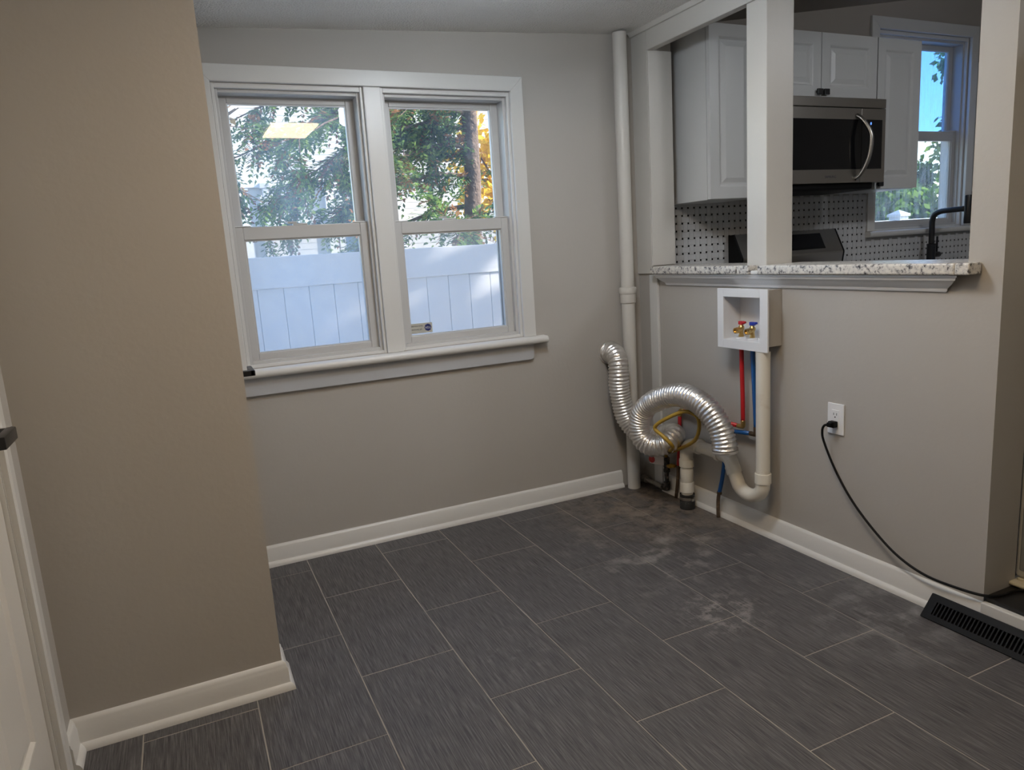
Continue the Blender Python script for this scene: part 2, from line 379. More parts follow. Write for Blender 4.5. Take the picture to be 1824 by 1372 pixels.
# near partition (closet) facing the camera
struct(ob('wall_left', holes_wall(nb(), 'Y', LX - .1, -2.05, 0, 2.9, PY, PY + .11, []), 'paint'), 'plain greige partition wall nearest the camera')
b = nb(); holes_wall(b, 'X', PY + .11, 0, 0, 2.9, -2.16, -2.05, [(PY + .13, -.14, 0, 2.03)])
struct(ob('wall_closet_side', b, 'paint'), 'side face of the greige partition holding a closet door')
# left wall with door opening
DY0, DY1 = -1.99, -1.185
struct(ob('wall_side', holes_wall(nb(), 'X', -4.7, .0, 0, 2.9, LX - .11, LX, [(DY0, DY1, 0, 2.05)]), 'paint'), 'left wall holding the white panelled door')
# rear wall behind the camera
RW = []
struct(ob('wall_rear', holes_wall(nb(), 'Y', LX - .1, 3.4, -.1, 3.1, -4.8, -4.65, RW), 'paint'))
# right wall: half wall, jamb, end pier
RT = .13
b = nb(); holes_wall(b, 'X', -1.83, 0, 0, 2.9, 0, RT, [(-1.725, -.13, 1.125, 2.31)])
bx(b, RT, .158, -1.83, -1.725, .106, 2.9)
struct(ob('wall_right', b, 'paint'), 'half-height greige wall with the pass-through opening above')
struct(ob('wall_right_rear', holes_wall(nb(), 'X', -4.65, -2.9, 0, 2.9, 0, RT, []), 'paint'))
struct(ob('wall_right_header', bx(nb(), 0, RT, -2.9, -1.83, 2.12, 2.9), 'paint'))
# kitchen walls
struct(ob('wall_kitchen_right', bx(nb(), 3.3, 3.42, -3.6, 0, -.1, 3.1), 'paint_k'))
struct(ob('wall_kitchen_rear', holes_wall(nb(), 'Y', RT, 3.3, -.1, 3.1, -3.72, -3.6, [(.45, 2.2, .95, 2.1)]), 'paint_k'))  # opening added so cool sky light reaches the pier end
struct(ob('wall_kitchen_back', holes_wall(nb(), 'Y', RT, 3.3, 1.02, 3.0, -.004, 0, [WH[1]]), 'paint_k'), 'taupe kitchen wall above the cabinets')
# ceilings
b = nb(); vs = [b.verts.new(p) for p in [(LX - .1, -4.7, zr(LX - .1)), (0, -4.7, zr(0)), (0, 0, zr(0)), (LX - .1, 0, zr(LX - .1)), (LX - .1, -4.7, 3.0), (0, -4.7, 3.0), (0, 0, 3.0), (LX - .1, 0, 3.0)]]
for f in [(0, 1, 2, 3), (4, 5, 6, 7), (0, 1, 5, 4), (1, 2, 6, 5), (2, 3, 7, 6), (3, 0, 4, 7)]: b.faces.new([vs[i] for i in f])
struct(ob('ceiling', b, 'ceil'), 'sloped white textured ceiling')
b = nb(); vs = [b.verts.new(p) for p in [(.03, -3.6, zk(.03)), (3.3, -3.6, zk(3.3)), (3.3, 0, zk(3.3)), (.03, 0, zk(.03)), (.03, -3.6, 3.1), (3.3, -3.6, 3.1), (3.3, 0, 3.1), (.03, 0, 3.1)]]
for f in [(0, 1, 2, 3), (4, 5, 6, 7), (0, 1, 5, 4), (1, 2, 6, 5), (2, 3, 7, 6), (3, 0, 4, 7)]: b.faces.new([vs[i] for i in f])
struct(ob('ceiling_kitchen', b, 'paint_k'), 'sloped taupe kitchen ceiling')
# roof over everything
struct(ob('roof', bx(nb(), LX - .5, 3.8, -5.2, .45, 3.1, 3.2), 'paint_k'))

# beam, jamb board, post
o = struct(ob('trim_beam', bx(nb(), -.012, .030, -1.725, -.13, 2.18, 2.315, .004), 'trim_post'), 'white painted beam over the pass-through')
ob('cove_strip', prism(nb(), [(0, -.03), (.012, -.03), (.03, 0), (.0, 0)], (-.012, -.01, 2.297), (-.012, -1.83, 2.297), (-1, 0, 0)), 'trim_post', o)
b = nb(); bx(b, -.010, .0, -.128, -.002, 1.125, 2.285, .003)
o = struct(ob('trim_jamb', b, 'trim_post'), 'painted board lining the far side of the pass-through')
ob('jamb_face', bx(nb(), -.009, RT, -.136, -.1285, 1.165, 2.18, .002), 'trim_post', o)
b = nb(); bx(b, -.006, RT + .005, -.90, -.79, 1.125, 2.18, .004)
o = struct(ob('trim_post', b, 'trim_post'), 'square painted post standing in the pass-through')
ob('post_foot', bx(nb(), -.055, -.004, -.945, -.86, 1.1255, 1.142, .006), 'trim', o)
# vertical batten in the corner
struct(ob('trim_batten', bx(nb(), -.014, 0, -.171, -.105, .0, 1.12, .003), 'trim'), 'narrow white batten running down the corner behind the duct')

# baseboards
BP = [(0, 0), (.030, 0), (.029, .008), (.024, .017), (.017, .022), (.0155, .028), (.0155, .066), (.012, .072), (.0115, .080), (.006, .088), (0, .091)]
struct(ob('baseboard_back', prism(nb(), BP, (-2.05, 0, 0), (-.155, 0, 0), (0, -1, 0)), 'trim', angle=40), 'white baseboard under the double window')
b = nb(); prism(b, BP, (LX, PY, 0), (-2.05, PY, 0), (0, -1, 0), m1=1); prism(b, BP, (-2.05, PY, 0), (-2.05, PY + .12, 0), (1, 0, 0), m0=-1)
struct(ob('baseboard_left', b, 'trim', angle=40), 'white baseboard along the near partition wall')
b = nb(); prism(b, BP, (0, -.19, 0), (0, -1.845, 0), (-1, 0, 0))
struct(ob('baseboard_right', b, 'trim', angle=40), 'white baseboard along the half-height wall')
struct(ob('baseboard_side', prism(nb(), BP, (LX, PY - .001, 0), (LX, PY - .115, 0), (1, 0, 0)), 'trim', angle=40))
struct(ob('trim_step', bx(nb(), -.022, .0, -2.9, -1.835, 0, .098, .003), 'trim'), 'white riser board under the black kitchen floor')
struct(ob('trim_threshold', bx(nb(), -.004, .16, -2.9, -1.832, .1052, .112, .002), 'kfloor'))

# ---------------------------------------------------------------- double window
def window_unit(n, ox0, ox1, z0, z1, zm, gl_u, gl_l, label, screen=True, lock=True):
    w = sthing('window_%d' % n, ((ox0 + ox1) / 2, .07, z0), label)
    b = nb(); frame4(b, ox0, ox1, z0, z1, .022, .135, .024, .024, .026, .034, .002)
    ob('window_frame', b, 'vinyl', w)
    b = nb()    # inner stops seen as fine steps
    frame4(b, ox0 - .0, ox1 + .0, z0, z1 + .0, .002, .024, .012, .012, .012, .020, .002)
    ob('stop_bead', b, 'trim', w)
    sx0, sx1 = ox0 + .022, ox1 - .022
    up = nb(); frame4(up, sx0, sx1, zm - .03, z1 - .030, .088, .120, .036, .036, .04, .030, .003)
    us = ob('upper_sash', up, 'vinyl', w)
    ob('glazing_bead', frame4(nb(), sx0 + .033, sx1 - .033, zm + .008, z1 - .058, .094, .112, .007, .007, .006, .006, .001), 'trim', us)
    ob('pane', bx(nb(), sx0 + .034, sx1 - .034, .1005, .1035, zm - .008, z1 - .057), gl_u, us)
    lo = nb(); frame4(lo, sx0, sx1, z0 + .024, zm + .022, .046, .082, .034, .034, .030, .052, .003)
    ls = ob('lower_sash', lo, 'vinyl', w)
    ob('glazing_bead', frame4(nb(), sx0 + .031, sx1 - .031, z0 + .050, zm - .026, .053, .074, .009, .009, .008, .010, .001), 'vinyl', ls)
    ob('pane', bx(nb(), sx0 + .033, sx1 - .033, .0615, .0645, z0 + .052, zm - .028), gl_l, ls)
    if lock:
        cx = (sx0 + sx1) / 2 - .01; b = nb(); bx(b, cx - .03, cx + .03, .05, .078, zm + .022, zm + .030, .003); bx(b, cx - .052, cx - .012, .056, .064, zm + .030, zm + .039, .003)
        ob('sash_lock', b, 'vinyl', w)
    for s in (sx0 + .001, sx1 - .066):
        ob('tilt_latch', bx(nb(), s, s + .065, .044, .07, zm + .0225, zm + .0275, .002), 'trim', ls)
    if screen:
        sc = ob('screen_frame', frame4(nb(), sx0 + .01, sx1 - .01, z0 + .02, zm + .0, .1215, .134, .018, .018, .018, .018, .002), 'vinyl', w)
        ob('screen_mesh', bx(nb(), sx0 + .026, sx1 - .026, .1275, .1280, z0 + .036, zm - .016), 'screen', sc)
    # sloped sill filler
    ob('sill_filler', prism(nb(), [(0, 0), (.075, 0), (.075, .012), (0, .026)], (ox0 + .012, .1, z0), (ox1 - .012, .1, z0), (0, -1, 0)), 'vinyl_old', w)
    return w
w1 = window_unit(1, -1.965, -1.369, .87, 2.0, 1.425, 'glass', 'glass', 'left double-hung window with white sashes')
w2 = window_unit(2, -1.294, -.69, .87, 2.0, 1.420, 'glass_r', 'glass_r', 'right double-hung window with a sticker on its lower pane')
t1 = sthing('trim_1', (-1.33, -.01, .87), 'white casing, stool and apron around the double window')
def casing(parent, x0, x1, z0, z1, w, yb, t=.018):
    """mitred head and side boards around an opening"""
    def slab(P):
        b = nb(); A = [b.verts.new((x, yb - t, z)) for x, z in P]; B = [b.verts.new((x, yb, z)) for x, z in P]; b.faces.new(A); b.faces.new(B[::-1])
        for i in range(4): b.faces.new((A[i], B[i], B[(i + 1) % 4], A[(i + 1) % 4]))
        bmesh.ops.bevel(b, geom=b.edges[:], offset=.0018, segments=1, affect='EDGES'); return b
    ob('head_casing', slab([(x0, z1), (x1, z1), (x1 + w, z1 + w), (x0 - w, z1 + w)]), 'trim', parent)
    ob('side_casing', slab([(x1, z0), (x1 + w, z0), (x1 + w, z1 + w), (x1, z1)]), 'trim', parent)
    ob('side_casing', slab([(x0 - w, z0), (x0, z0), (x0, z1), (x0 - w, z1 + w)]), 'trim', parent)
casing(t1, -1.967, -.690, .868, 2.0, .064, 0.0)
ob('mullion', bx(nb(), -1.369, -1.294, -.012, .14, .868, 2.0, .004), 'trim', t1)
ob('jamb_liner', bx(nb(), -.694, -.6902, .0005, .05, .87, 2.0), 'trim', t1)
st = [(-.05, 0), (.045, -.002), (.052, .004), (.056, .014), (.053, .025), (.046, .031), (-.05, .033)]
ob('stool', prism(nb(), st, (-2.048, 0, .835), (-.578, 0, .835), (0, -1, 0)), 'trim', t1, angle=50)
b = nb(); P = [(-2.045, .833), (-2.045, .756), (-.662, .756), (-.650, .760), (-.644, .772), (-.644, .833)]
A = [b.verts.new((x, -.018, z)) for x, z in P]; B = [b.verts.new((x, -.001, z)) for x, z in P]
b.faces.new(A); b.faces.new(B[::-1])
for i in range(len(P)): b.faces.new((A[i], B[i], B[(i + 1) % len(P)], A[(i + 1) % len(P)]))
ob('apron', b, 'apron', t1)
# sticker on right lower pane (seen from its back, upside down)
stk = tag(ob('window_sticker', bx(nb(), -1.2405, -1.128, .0600, .0612, .934, .980, .0), 'sticker'), 'small beige security sticker in the corner of the right window pane', 'sticker')
flip = lambda x, z, y: Matrix.Translation((x, y, z)) @ Matrix(((1, 0, 0, 0), (0, 0, 1, 0), (0, -1, 0, 0), (0, 0, 0, 1)))
text_mesh('1-800-ADT-ASAP', .0088, flip(-1.206, .968, .0597), 'ink', stk)
text_mesh('secured by', .0125, flip(-1.206, .951, .0597), 'ink', stk)
b = nb(); lathe(b, [(.0172, -.0003), (.0172, .0003)], (-1.150, .0597, .958), 'Y', 8); bd = ob('badge', b, 'navy', stk)
text_mesh('ADT', .014, flip(-1.150, .958, .0592), 'whiteprint', bd)

# ---------------------------------------------------------------- kitchen window
w3 = window_unit(3, 1.72, 2.555, 1.26, 2.42, 1.84, 'glass_ku', 'glass_k', 'kitchen window behind the black faucet', screen=False)
t2 = sthing('trim_2', (2.13, -.01, 1.26), 'white casing and sill around the kitchen window')
casing(t2, 1.72, 2.555, 1.262, 2.42, .066, -.0045)
ob('stool', prism(nb(), [(-.05, 0), (.045, -.002), (.052, .004), (.056, .014), (.053, .025), (.046, .031), (-.05, .033)], (1.645, 0, 1.228), (2.66, 0, 1.228), (0, -1, 0)), 'trim', t2, angle=50)
ob('jamb_board', bx(nb(), 2.5555, 2.563, .0, .0158, 1.262, 2.42), 'trim', t2)

# ---------------------------------------------------------------- doors
def panel_door(bm, L, H, T, panels, face):
    """door slab in local (u along, v up, w out): panels = rects; returns verts through face(u,v,w)"""
    t = bmesh.new(); us = sorted({0, L, *[p[0] for p in panels], *[p[1] for p in panels]}); vs = sorted({0, H, *[p[2] for p in panels], *[p[3] for p in panels]})
    V = {}
    def v(u, z, w):
        k = (round(u, 5), round(z, 5), round(w, 5))
        if k not in V: V[k] = t.verts.new(face(u, z, w))
        return V[k]
    for i in range(len(us) - 1):
        for j in range(len(vs) - 1):
            a, b2, c, d = us[i], us[i + 1], vs[j], vs[j + 1]
            t.faces.new((v(a, c, 0), v(b2, c, 0), v(b2, d, 0), v(a, d, 0)))
            if any(p[0] <= a + 1e-6 and b2 <= p[1] + 1e-6 and p[2] <= c + 1e-6 and d <= p[3] + 1e-6 for p in panels): continue
            t.faces.new((v(a, c, T), v(b2, c, T), v(b2, d, T), v(a, d, T)))
    for p in panels:
        s = min(p[1] - p[0], p[3] - p[2]); steps = [(0, T), (.004, T - .001), (.012, T - .009), (.020, T - .009), (min(.042, s * .3), T - .002)]
        R = [[v(p[0] + q, p[2] + q, w), v(p[1] - q, p[2] + q, w), v(p[1] - q, p[3] - q, w), v(p[0] + q, p[3] - q, w)] for q, w in steps]
        for r0, r1 in zip(R, R[1:]):
            for k in range(4): t.faces.new((r0[k], r0[(k + 1) % 4], r1[(k + 1) % 4], r1[k]))
        t.faces.new(R[-1])
    for (a, b2) in zip(us, us[1:]):
        for z in (0, H): t.faces.new((v(a, z, 0), v(b2, z, 0), v(b2, z, T), v(a, z, T)))
    for (c, d) in zip(vs, vs[1:]):
        for u in (0, L): t.faces.new((v(u, c, 0), v(u, d, 0), v(u, d, T), v(u, c, T)))
    merge(bm, t); return bm
# door 1 (left wall)
d1 = sthing('door_1', (LX, DY1, 0), 'white panelled door at the left edge with a black lever')
Ld = DY1 - DY0 - .012; pn = [(.11, .36, .22, .80), (.44, .69, .22, .80), (.11, .36, .98, 1.55), (.44, .69, .98, 1.55), (.11, .36, 1.66, 1.90), (.44, .69, 1.66, 1.90)]
ob('door_slab', panel_door(nb(), Ld, 2.02, .035, pn, lambda u, z, w: (LX - .045 + w, DY1 - .006 - u, z + .012)), 'door', d1)
CP = [(0, 0), (.012, 0), (.016, .008), (.016, .045), (.011, .052), (.011, .068), (0, .072)]
for nm, p0, p1, zz in (('casing', (LX, DY1 + .010, 0), (LX, DY1 + .010, 2.06), 1), ):
    ob(nm, prism(nb(), CP, p0, p1, (1, 0, 0), Vector((0, 1, 0))), 'trim', d1)
ob('casing', prism(nb(), CP, (LX, DY0 - .010, 0), (LX, DY0 - .010, 2.06), (1, 0, 0), Vector((0, -1, 0))), 'trim', d1)
ob('casing', prism(nb(), CP, (LX, DY0 - .08, 2.05), (LX, DY1 + .08, 2.05), (1, 0, 0), Vector((0, 0, 1))), 'trim', d1)
b = nb(); bx(b, LX - .10, LX - .001, DY1 - .004, DY1 + .012, 0, 2.05); bx(b, LX - .10, LX - .001, DY0 - .012, DY0 + .004, 0, 2.05); bx(b, LX - .10, LX - .001, DY0, DY1, 2.04, 2.05); ob('door_jamb', b, 'trim', d1)
hd = nb(); hy = DY1 - .055; hz = .955
lathe(hd, [(.027, -.011), (.027, -.004), (.024, 0), (.011, .002), (.010, .045), (.0, .046)], (LX + .001, hy, hz), 'X', 24)
tube(hd, [(LX + .046, hy + .012, hz), (LX + .047, hy - .03, hz), (LX + .046, hy - .115, hz - .002)], .0095, 12, flat=(1.1, .8))
bx(hd, LX + .036, LX + .056, hy - .118, hy + .004, hz - .017, hz + .011, .003); ob('door_handle', hd, 'black', d1, angle=40)['label'] = 'black lever handle'
# door 2 (closet side face)
d2 = sthing('door_2', (-2.05, -.5, 0), 'closet door hidden behind the partition edge with a black pull showing')
ob('door_slab', panel_door(nb(), .70, 2.0, .035, [(.1, .6, .2, .85), (.1, .6, 1.0, 1.85)], lambda u, z, w: (-2.095 + w, -.15 - u, z + .015)), 'door', d2)
hd = nb(); bx(hd, -2.060, -2.040, -.83, -.80, .925, 1.005, .002); bx(hd, -2.042, -2.006, -.822, -.806, .955, .972, .002); bx(hd, -2.018, -2.004, -.822, -.70, .955, .972, .002)
ob('door_handle', hd, 'black', d2)['label'] = 'black lever handle'

# ================================================================== THINGS: room
# stack pipe
sp = thing('vent_stack_pipe', 'tall painted white stack pipe running floor to ceiling in the corner', 'pipe', (-.115, -.060, 0))
ob('pipe', lathe(nb(), [(.0335, .001), (.0335, 1.03), (.0335, 2.272)], (-.115, -.060, 0), 'Z', 28), 'pvcpaint', sp, angle=40)
ob('coupling', lathe(nb(), [(.034, .985), (.039, .987), (.040, .992), (.040, 1.030), (.043, 1.034), (.0445, 1.040), (.0445, 1.058), (.043, 1.064), (.034, 1.066)], (-.115, -.060, 0), 'Z', 28), 'pvcpaint', sp, angle=35)

# dryer duct
dp = [(-.205, -.006, .735), (-.205, -.045, .735), (-.212, -.092, .705), (-.219, -.108, .64), (-.219, -.108, .57), (-.208, -.112, .48), (-.187, -.130, .39), (-.15, -.19, .325), (-.105, -.275, .325), (-.085, -.345, .35),
      (-.105, -.40, .355), (-.165, -.412, .328), (-.215, -.375, .318), (-.24, -.325, .35), (-.245, -.315, .43), (-.235, -.355, .505), (-.222, -.462, .568), (-.21, -.602, .603), (-.20, -.734, .575), (-.18, -.802, .505), (-.17, -.826, .435), (-.168, -.831, .388)]
path = resample(smooth_path(dp, 10), .0032)
PITCH = .0165
def ridge(s, L):
    ph = (s % PITCH) / PITCH
    return .0455 + .0085 * (1 - abs(2 * ph - 1)) ** .8 + .0012 * math.sin(s * 37)
duct = thing('dryer_duct', 'crumpled silver foil dryer duct curling from the wall over the drain pipes', 'duct', (-.2, -.2, .4))
b = nb(); tube(b, path, ridge, 40, cap=False)
for v in b.verts: v.co += Vector((random.uniform(-1, 1), random.uniform(-1, 1), random.uniform(-1, 1))) * .0007
ob('foil_hose', b, 'foil', duct, smooth=True)
e0 = path[-1]; ed = (path[-1] - path[-6]).normalized()
b = nb(); tube(b, [e0 - ed * .006, e0, e0 + ed * .006], lambda s, L: .055 if 0.004 < s < .009 else .053, 36, cap=False); tube(b, [e0 + ed * .004, e0 + ed * .0061], .0525, 36, cap=True)
ob('open_rim', b, 'foil', duct, smooth=True)
b = nb(); lathe(b, [(.052, -.010), (.058, -.010), (.060, -.002), (.060, -.0005), (.052, -.0005)], (-.205, 0, .735), 'Y', 32); ob('wall_collar', b, 'foil', duct, angle=40)

# washer supply box
wb = thing('washer_outlet_box', 'white plastic washer supply box below the granite ledge', 'outlet box', (-.05, -.86, .82))
b = nb(); y0, y1, z0, z1 = -1.005, -.715, .820, 1.072; iy0, iy1, iz0, iz1 = -.962, -.752, .857, 1.037
bx(b, -.102, -.094, y0, iy0, z0, z1, .0015); bx(b, -.102, -.094, iy1, y1, z0, z1, .0015); bx(b, -.102, -.094, iy0, iy1, z0, iz0, .0015); bx(b, -.102, -.094, iy0, iy1, iz1, z1, .0015)
ob('face_flange', b, 'boxwhite', wb)
b = nb(); bx(b, -.094, -.006, iy0 - .004, iy0, iz0 - .004, iz1 + .004); bx(b, -.094, -.006, iy1, iy1 + .004, iz0 - .004, iz1 + .004); bx(b, -.094, -.006, iy0, iy1, iz0 - .004, iz0); bx(b, -.094, -.006, iy0, iy1, iz1, iz1 + .004); bx(b, -.010, -.004, iy0, iy1, iz0, iz1)
ob('box_liner', b, 'boxwhite', wb)
b = nb(); bx(b, -.094, -.001, -.980, -.966, .838, 1.066, .001); bx(b, -.094, -.001, -.748, -.738, .838, 1.066, .001); bx(b, -.094, -.001, -.966, -.748, .838, .852, .001); ob('wooden_surround', b, 'paint', wb)
for yv, hm, nm in ((-.800, 'redh', 'red lever valve'), (-.865, 'blueh', 'blue lever valve')):
    xv = -.048; b = nb(); lathe(b, [(.0095, .862), (.011, .866), (.011, .872), (.0095, .876), (.0095, .892), (.012, .896), (.0135, .902), (.012, .908), (.009, .912), (.007, .918), (.006, .924)], (xv, yv, 0), 'Z', 18)
    lathe(b, [(.008, .0), (.008, -.018), (.0135, -.019), (.0135, -.026), (.012, -.027), (.012, -.034), (.0085, -.034), (.0085, -.028)], (xv, yv, .893), 'X', 18)
    vv = ob('valve', b, 'brass', wb, angle=35); vv['label'] = nm
    b = nb(); bx(b, xv - .009, xv + .009, yv - .012, yv + .010, .916, .931, .003); bx(b, xv - .007, xv + .007, yv - .024, yv - .008, .921, .931, .003); ob('valve_lever', b, hm, vv)
    ob('valve_washer', lathe(nb(), [(.021, .8572), (.021, .861), (.018, .864), (.010, .8645)], (xv, yv, 0), 'Z', 20), 'boxwhite', vv, angle=40)
ob('drain_stub', lathe(nb(), [(.012, .857), (.012, .868), (.009, .870)], (-.06, -.925, 0), 'Z', 14), 'boxwhite', wb, angle=40)

# red water line
rp = thing('red_water_pipe', 'red plastic water line dropping from the supply box behind the foil duct', 'pipe', (-.03, -.30, 0))
ob('pipe', tube(nb(), smooth_path([(-.048, -.800, .850), (-.046, -.800, .74), (-.04, -.798, .60), (-.036, -.795, .490)], 6), .0095, 14), 'red', rp, smooth=True)
b = nb(); tube(b, smooth_path([(-.036, -.795, .495), (-.036, -.795, .472), (-.034, -.785, .466), (-.033, -.760, .465)], 6), .0105, 14); ob('elbow', b, 'brass', rp, smooth=True)
ob('pipe', tube(nb(), [(-.033, -.765, .465), (-.028, -.56, .462), (-.024, -.37, .462)], .0095, 14), 'red', rp, smooth=True)
ob('elbow', tube(nb(), smooth_path([(-.024, -.375, .462), (-.024, -.352, .46), (-.024, -.345, .45), (-.024, -.343, .43)], 6), .0105, 14), 'brass', rp, smooth=True)
ob('pipe', tube(nb(), smooth_path([(-.024, -.343, .44), (-.024, -.335, .30), (-.024, -.322, .160)], 6), .0095, 14), 'red', rp, smooth=True)
ob('copper_stub', tube(nb(), [(-.024, -.322, .170), (-.024, -.315, .09), (-.034, -.312, .0)], .0085, 14), 'copper', rp, smooth=True)
for q in ((-.048, -.800, .842), (-.024, -.322, .166)):
    ob('crimp_ring', lathe(nb(), [(.0115, -.006), (.0115, .006)], q, 'Z', 16), 'crimp', rp)
# blue water line
bp_ = thing('blue_water_pipe', 'blue plastic water line dropping from the supply box beside the standpipe', 'pipe', (-.03, -.63, 0))
ob('pipe', tube(nb(), smooth_path([(-.048, -.865, .850), (-.045, -.866, .74), (-.038, -.868, .60), (-.032, -.868, .475)], 6), .0095, 14), 'blue', bp_, smooth=True)
ob('elbow', tube(nb(), smooth_path([(-.032, -.868, .480), (-.032, -.868, .452), (-.032, -.858, .446), (-.032, -.835, .445)], 6), .0105, 14), 'crimp', bp_, smooth=True)
ob('pipe', tube(nb(), [(-.032, -.838, .445), (-.030, -.76, .436), (-.026, -.70, .428)], .0095, 14), 'blue', bp_, smooth=True)
ob('elbow', tube(nb(), smooth_path([(-.026, -.705, .429), (-.026, -.682, .425), (-.026, -.672, .415), (-.026, -.670, .395)], 6), .0105, 14), 'crimp', bp_, smooth=True)
ob('pipe', tube(nb(), smooth_path([(-.026, -.670, .40), (-.028, -.668, .30), (-.036, -.660, .20), (-.040, -.642, .120)], 6), .0095, 14), 'blue', bp_, smooth=True)
ob('copper_stub', tube(nb(), smooth_path([(-.040, -.643, .128), (-.041, -.636, .09), (-.041, -.634, .04), (-.040, -.634, .0)], 5), .0085, 14), 'copper', bp_, smooth=True)
for q in ((-.048, -.865, .842), (-.040, -.643, .122)):
    ob('crimp_ring', lathe(nb(), [(.0115, -.006), (.0115, .006)], q, 'Z', 16), 'crimp', bp_)

# washer drain
DX = -.078
dr = thing('washer_drain_pipe', 'stained white plastic standpipe with a trap and black rubber floor coupling', 'drain pipe', (DX, -.457, 0))
ob('standpipe', lathe(nb(), [(.0285, .285), (.0285, .819)], (DX, -.957, 0), 'Z', 24), 'pvc', dr, angle=40)
ob('coupling', lathe(nb(), [(.030, .262), (.0335, .264), (.0335, .304), (.0325, .307), (.029, .307)], (DX, -.957, 0), 'Z', 24), 'pvc', dr, angle=40)
U = [(DX, -.957, .285), (DX, -.957, .262)] + [(DX, -.877 + -.080 * math.cos(a), .255 - .066 * math.sin(a)) for a in [i * PI / 14 for i in range(1, 12)]] + [(DX, -.785, .268), (DX, -.773, .290)]
ob('trap_bend', tube(nb(), U, .0295, 24), 'pvc', dr, smooth=True)
b = nb(); tube(b, [(DX, -.788, .262), (DX, -.772, .292)], .0335, 24); tube(b, [(DX, -.7725, .2912), (DX, -.7715, .2932)], .0325, 24); ob('coupling', b, 'pvc', dr, angle=40)
ob('elbow', tube(nb(), smooth_path([(DX, -.776, .286), (DX, -.764, .312), (DX, -.742, .328), (DX, -.715, .330), (DX, -.690, .330)], 6), .031, 24), 'pvc', dr, smooth=True)
ob('elbow_rim', tube(nb(), [(DX, -.704, .330), (DX, -.684, .330)], .0360, 24), 'pvc', dr, angle=40)
ob('trap_arm', tube(nb(), [(DX, -.69, .330), (DX, -.545, .331)], .0285, 24), 'pvc', dr, angle=40)
ob('elbow_rim', tube(nb(), [(DX, -.556, .331), (DX, -.540, .331)], .0375, 24), 'pvc', dr, angle=40)
ob('elbow', tube(nb(), smooth_path([(DX, -.548, .331), (DX, -.510, .330), (DX, -.478, .316), (DX, -.460, .290), (DX, -.457, .252), (DX, -.457, .232)], 6), .032, 24), 'pvc', dr, smooth=True)
ob('coupling', lathe(nb(), [(.031, .210), (.0355, .212), (.0355, .246), (.034, .250), (.031, .250)], (DX, -.457, 0), 'Z', 24), 'pvc', dr, angle=40)
ob('riser', lathe(nb(), [(.0285, .06), (.0285, .13), (.031, .133), (.031, .20), (.0285, .203), (.0285, .215)], (DX, -.457, 0), 'Z', 24), 'pvc', dr, angle=40)
ob('coupling', lathe(nb(), [(.030, .083), (.034, .085), (.034, .132), (.0325, .135), (.029, .135)], (DX, -.457, 0), 'Z', 24), 'pvc', dr, angle=40)
ob('rubber_coupling', lathe(nb(), [(.036, .0), (.0365, .004), (.0365, .040), (.034, .044), (.034, .062), (.036, .066), (.036, .072), (.030, .073)], (DX, -.457, 0), 'Z', 24), 'rubber', dr, angle=40)
b = nb(); lathe(b, [(.0368, .046), (.0372, .047), (.0372, .058), (.0368, .059)], (DX, -.457, 0), 'Z', 24); bx(b, DX - .01, DX + .006, -.457 - .047, -.457 - .035, .046, .060, .002); ob('hose_clamp', b, 'steel', dr)

# gas line
gp = thing('gas_pipe', 'low black iron gas pipe with a yellow lever and paper tag in the corner', 'gas pipe', (-.04, -.22, 0))
ob('pipe', tube(nb(), [(-.044, -.052, .034), (-.038, -.225, .030)], .0115, 14), 'dustypipe', gp, smooth=True)
b = nb(); lathe(b, [(.017, -.018), (.018, -.014), (.018, .014), (.017, .018)], (-.044, -.058, .034), 'Y', 16); ob('fitting', b, 'dustypipe', gp, angle=40)
b = nb(); tube(b, smooth_path([(-.038, -.210, .030), (-.037, -.235, .031), (-.036, -.242, .040), (-.036, -.242, .066)], 5), .0165, 14); ob('elbow', b, 'iron', gp, smooth=True)
ob('nipple', lathe(nb(), [(.011, .05), (.011, .13)], (-.036, -.242, 0), 'Z', 14), 'iron', gp, angle=40)
ob('valve_body', lathe(nb(), [(.014, .118), (.017, .120), (.017, .134), (.013, .138), (.016, .150), (.016, .166), (.013, .172), (.016, .176), (.016, .196), (.010, .200)], (-.036, -.242, 0), 'Z', 14), 'iron', gp, angle=40)
b = nb(); bx(b, -.050, -.022, -.285, -.258, .150, .164, .004); bx(b, -.045, -.028, -.310, -.275, .158, .172, .004); ob('valve_lever', b, 'yellowh', gp)['label'] = 'yellow gas valve lever'
tm = Matrix.Translation((-.115, -.268, .203)) @ Matrix.Rotation(math.radians(-67), 4, 'Z')
q = nb(); bx(q, -.040, .040, -.0006, .0006, -.022, .022, .0003, 1); b = nb(); merge(b, q, tm); tg = ob('paper_tag', b, 'tag', gp)
q = nb(); lathe(q, [(.018, -.0012), (.018, .0012)], (-.028, 0, 0), 'Y', 20); b = nb(); merge(b, q, tm); ob('tag_mark', b, 'tagred', tg)
ob('tag_string', tube(nb(), [(-.108, -.270, .224), (-.07, -.255, .206), (-.045, -.246, .198)], .0012, 6), 'tag', gp)
hp = smooth_path([(-.040, -.246, .203), (-.058, -.262, .226), (-.09, -.329, .252), (-.12, -.479, .315), (-.15, -.608, .384), (-.17, -.665, .451), (-.18, -.671, .505), (-.20, -.646, .529), (-.22, -.613, .529), (-.25, -.55, .496), (-.27, -.491, .456), (-.272, -.480, .431), (-.268, -.522, .412), (-.25, -.553, .381), (-.22, -.540, .348), (-.185, -.472, .310)], 8)
gh = thing('gas_hose', 'yellow coated gas connector looped inside the foil duct', 'hose', (-.1, -.45, .25))
ob('hose', tube(nb(), hp, lambda s, L: .0088 + .0004 * math.sin(s * 900), 12), 'yellow', gh, smooth=True)
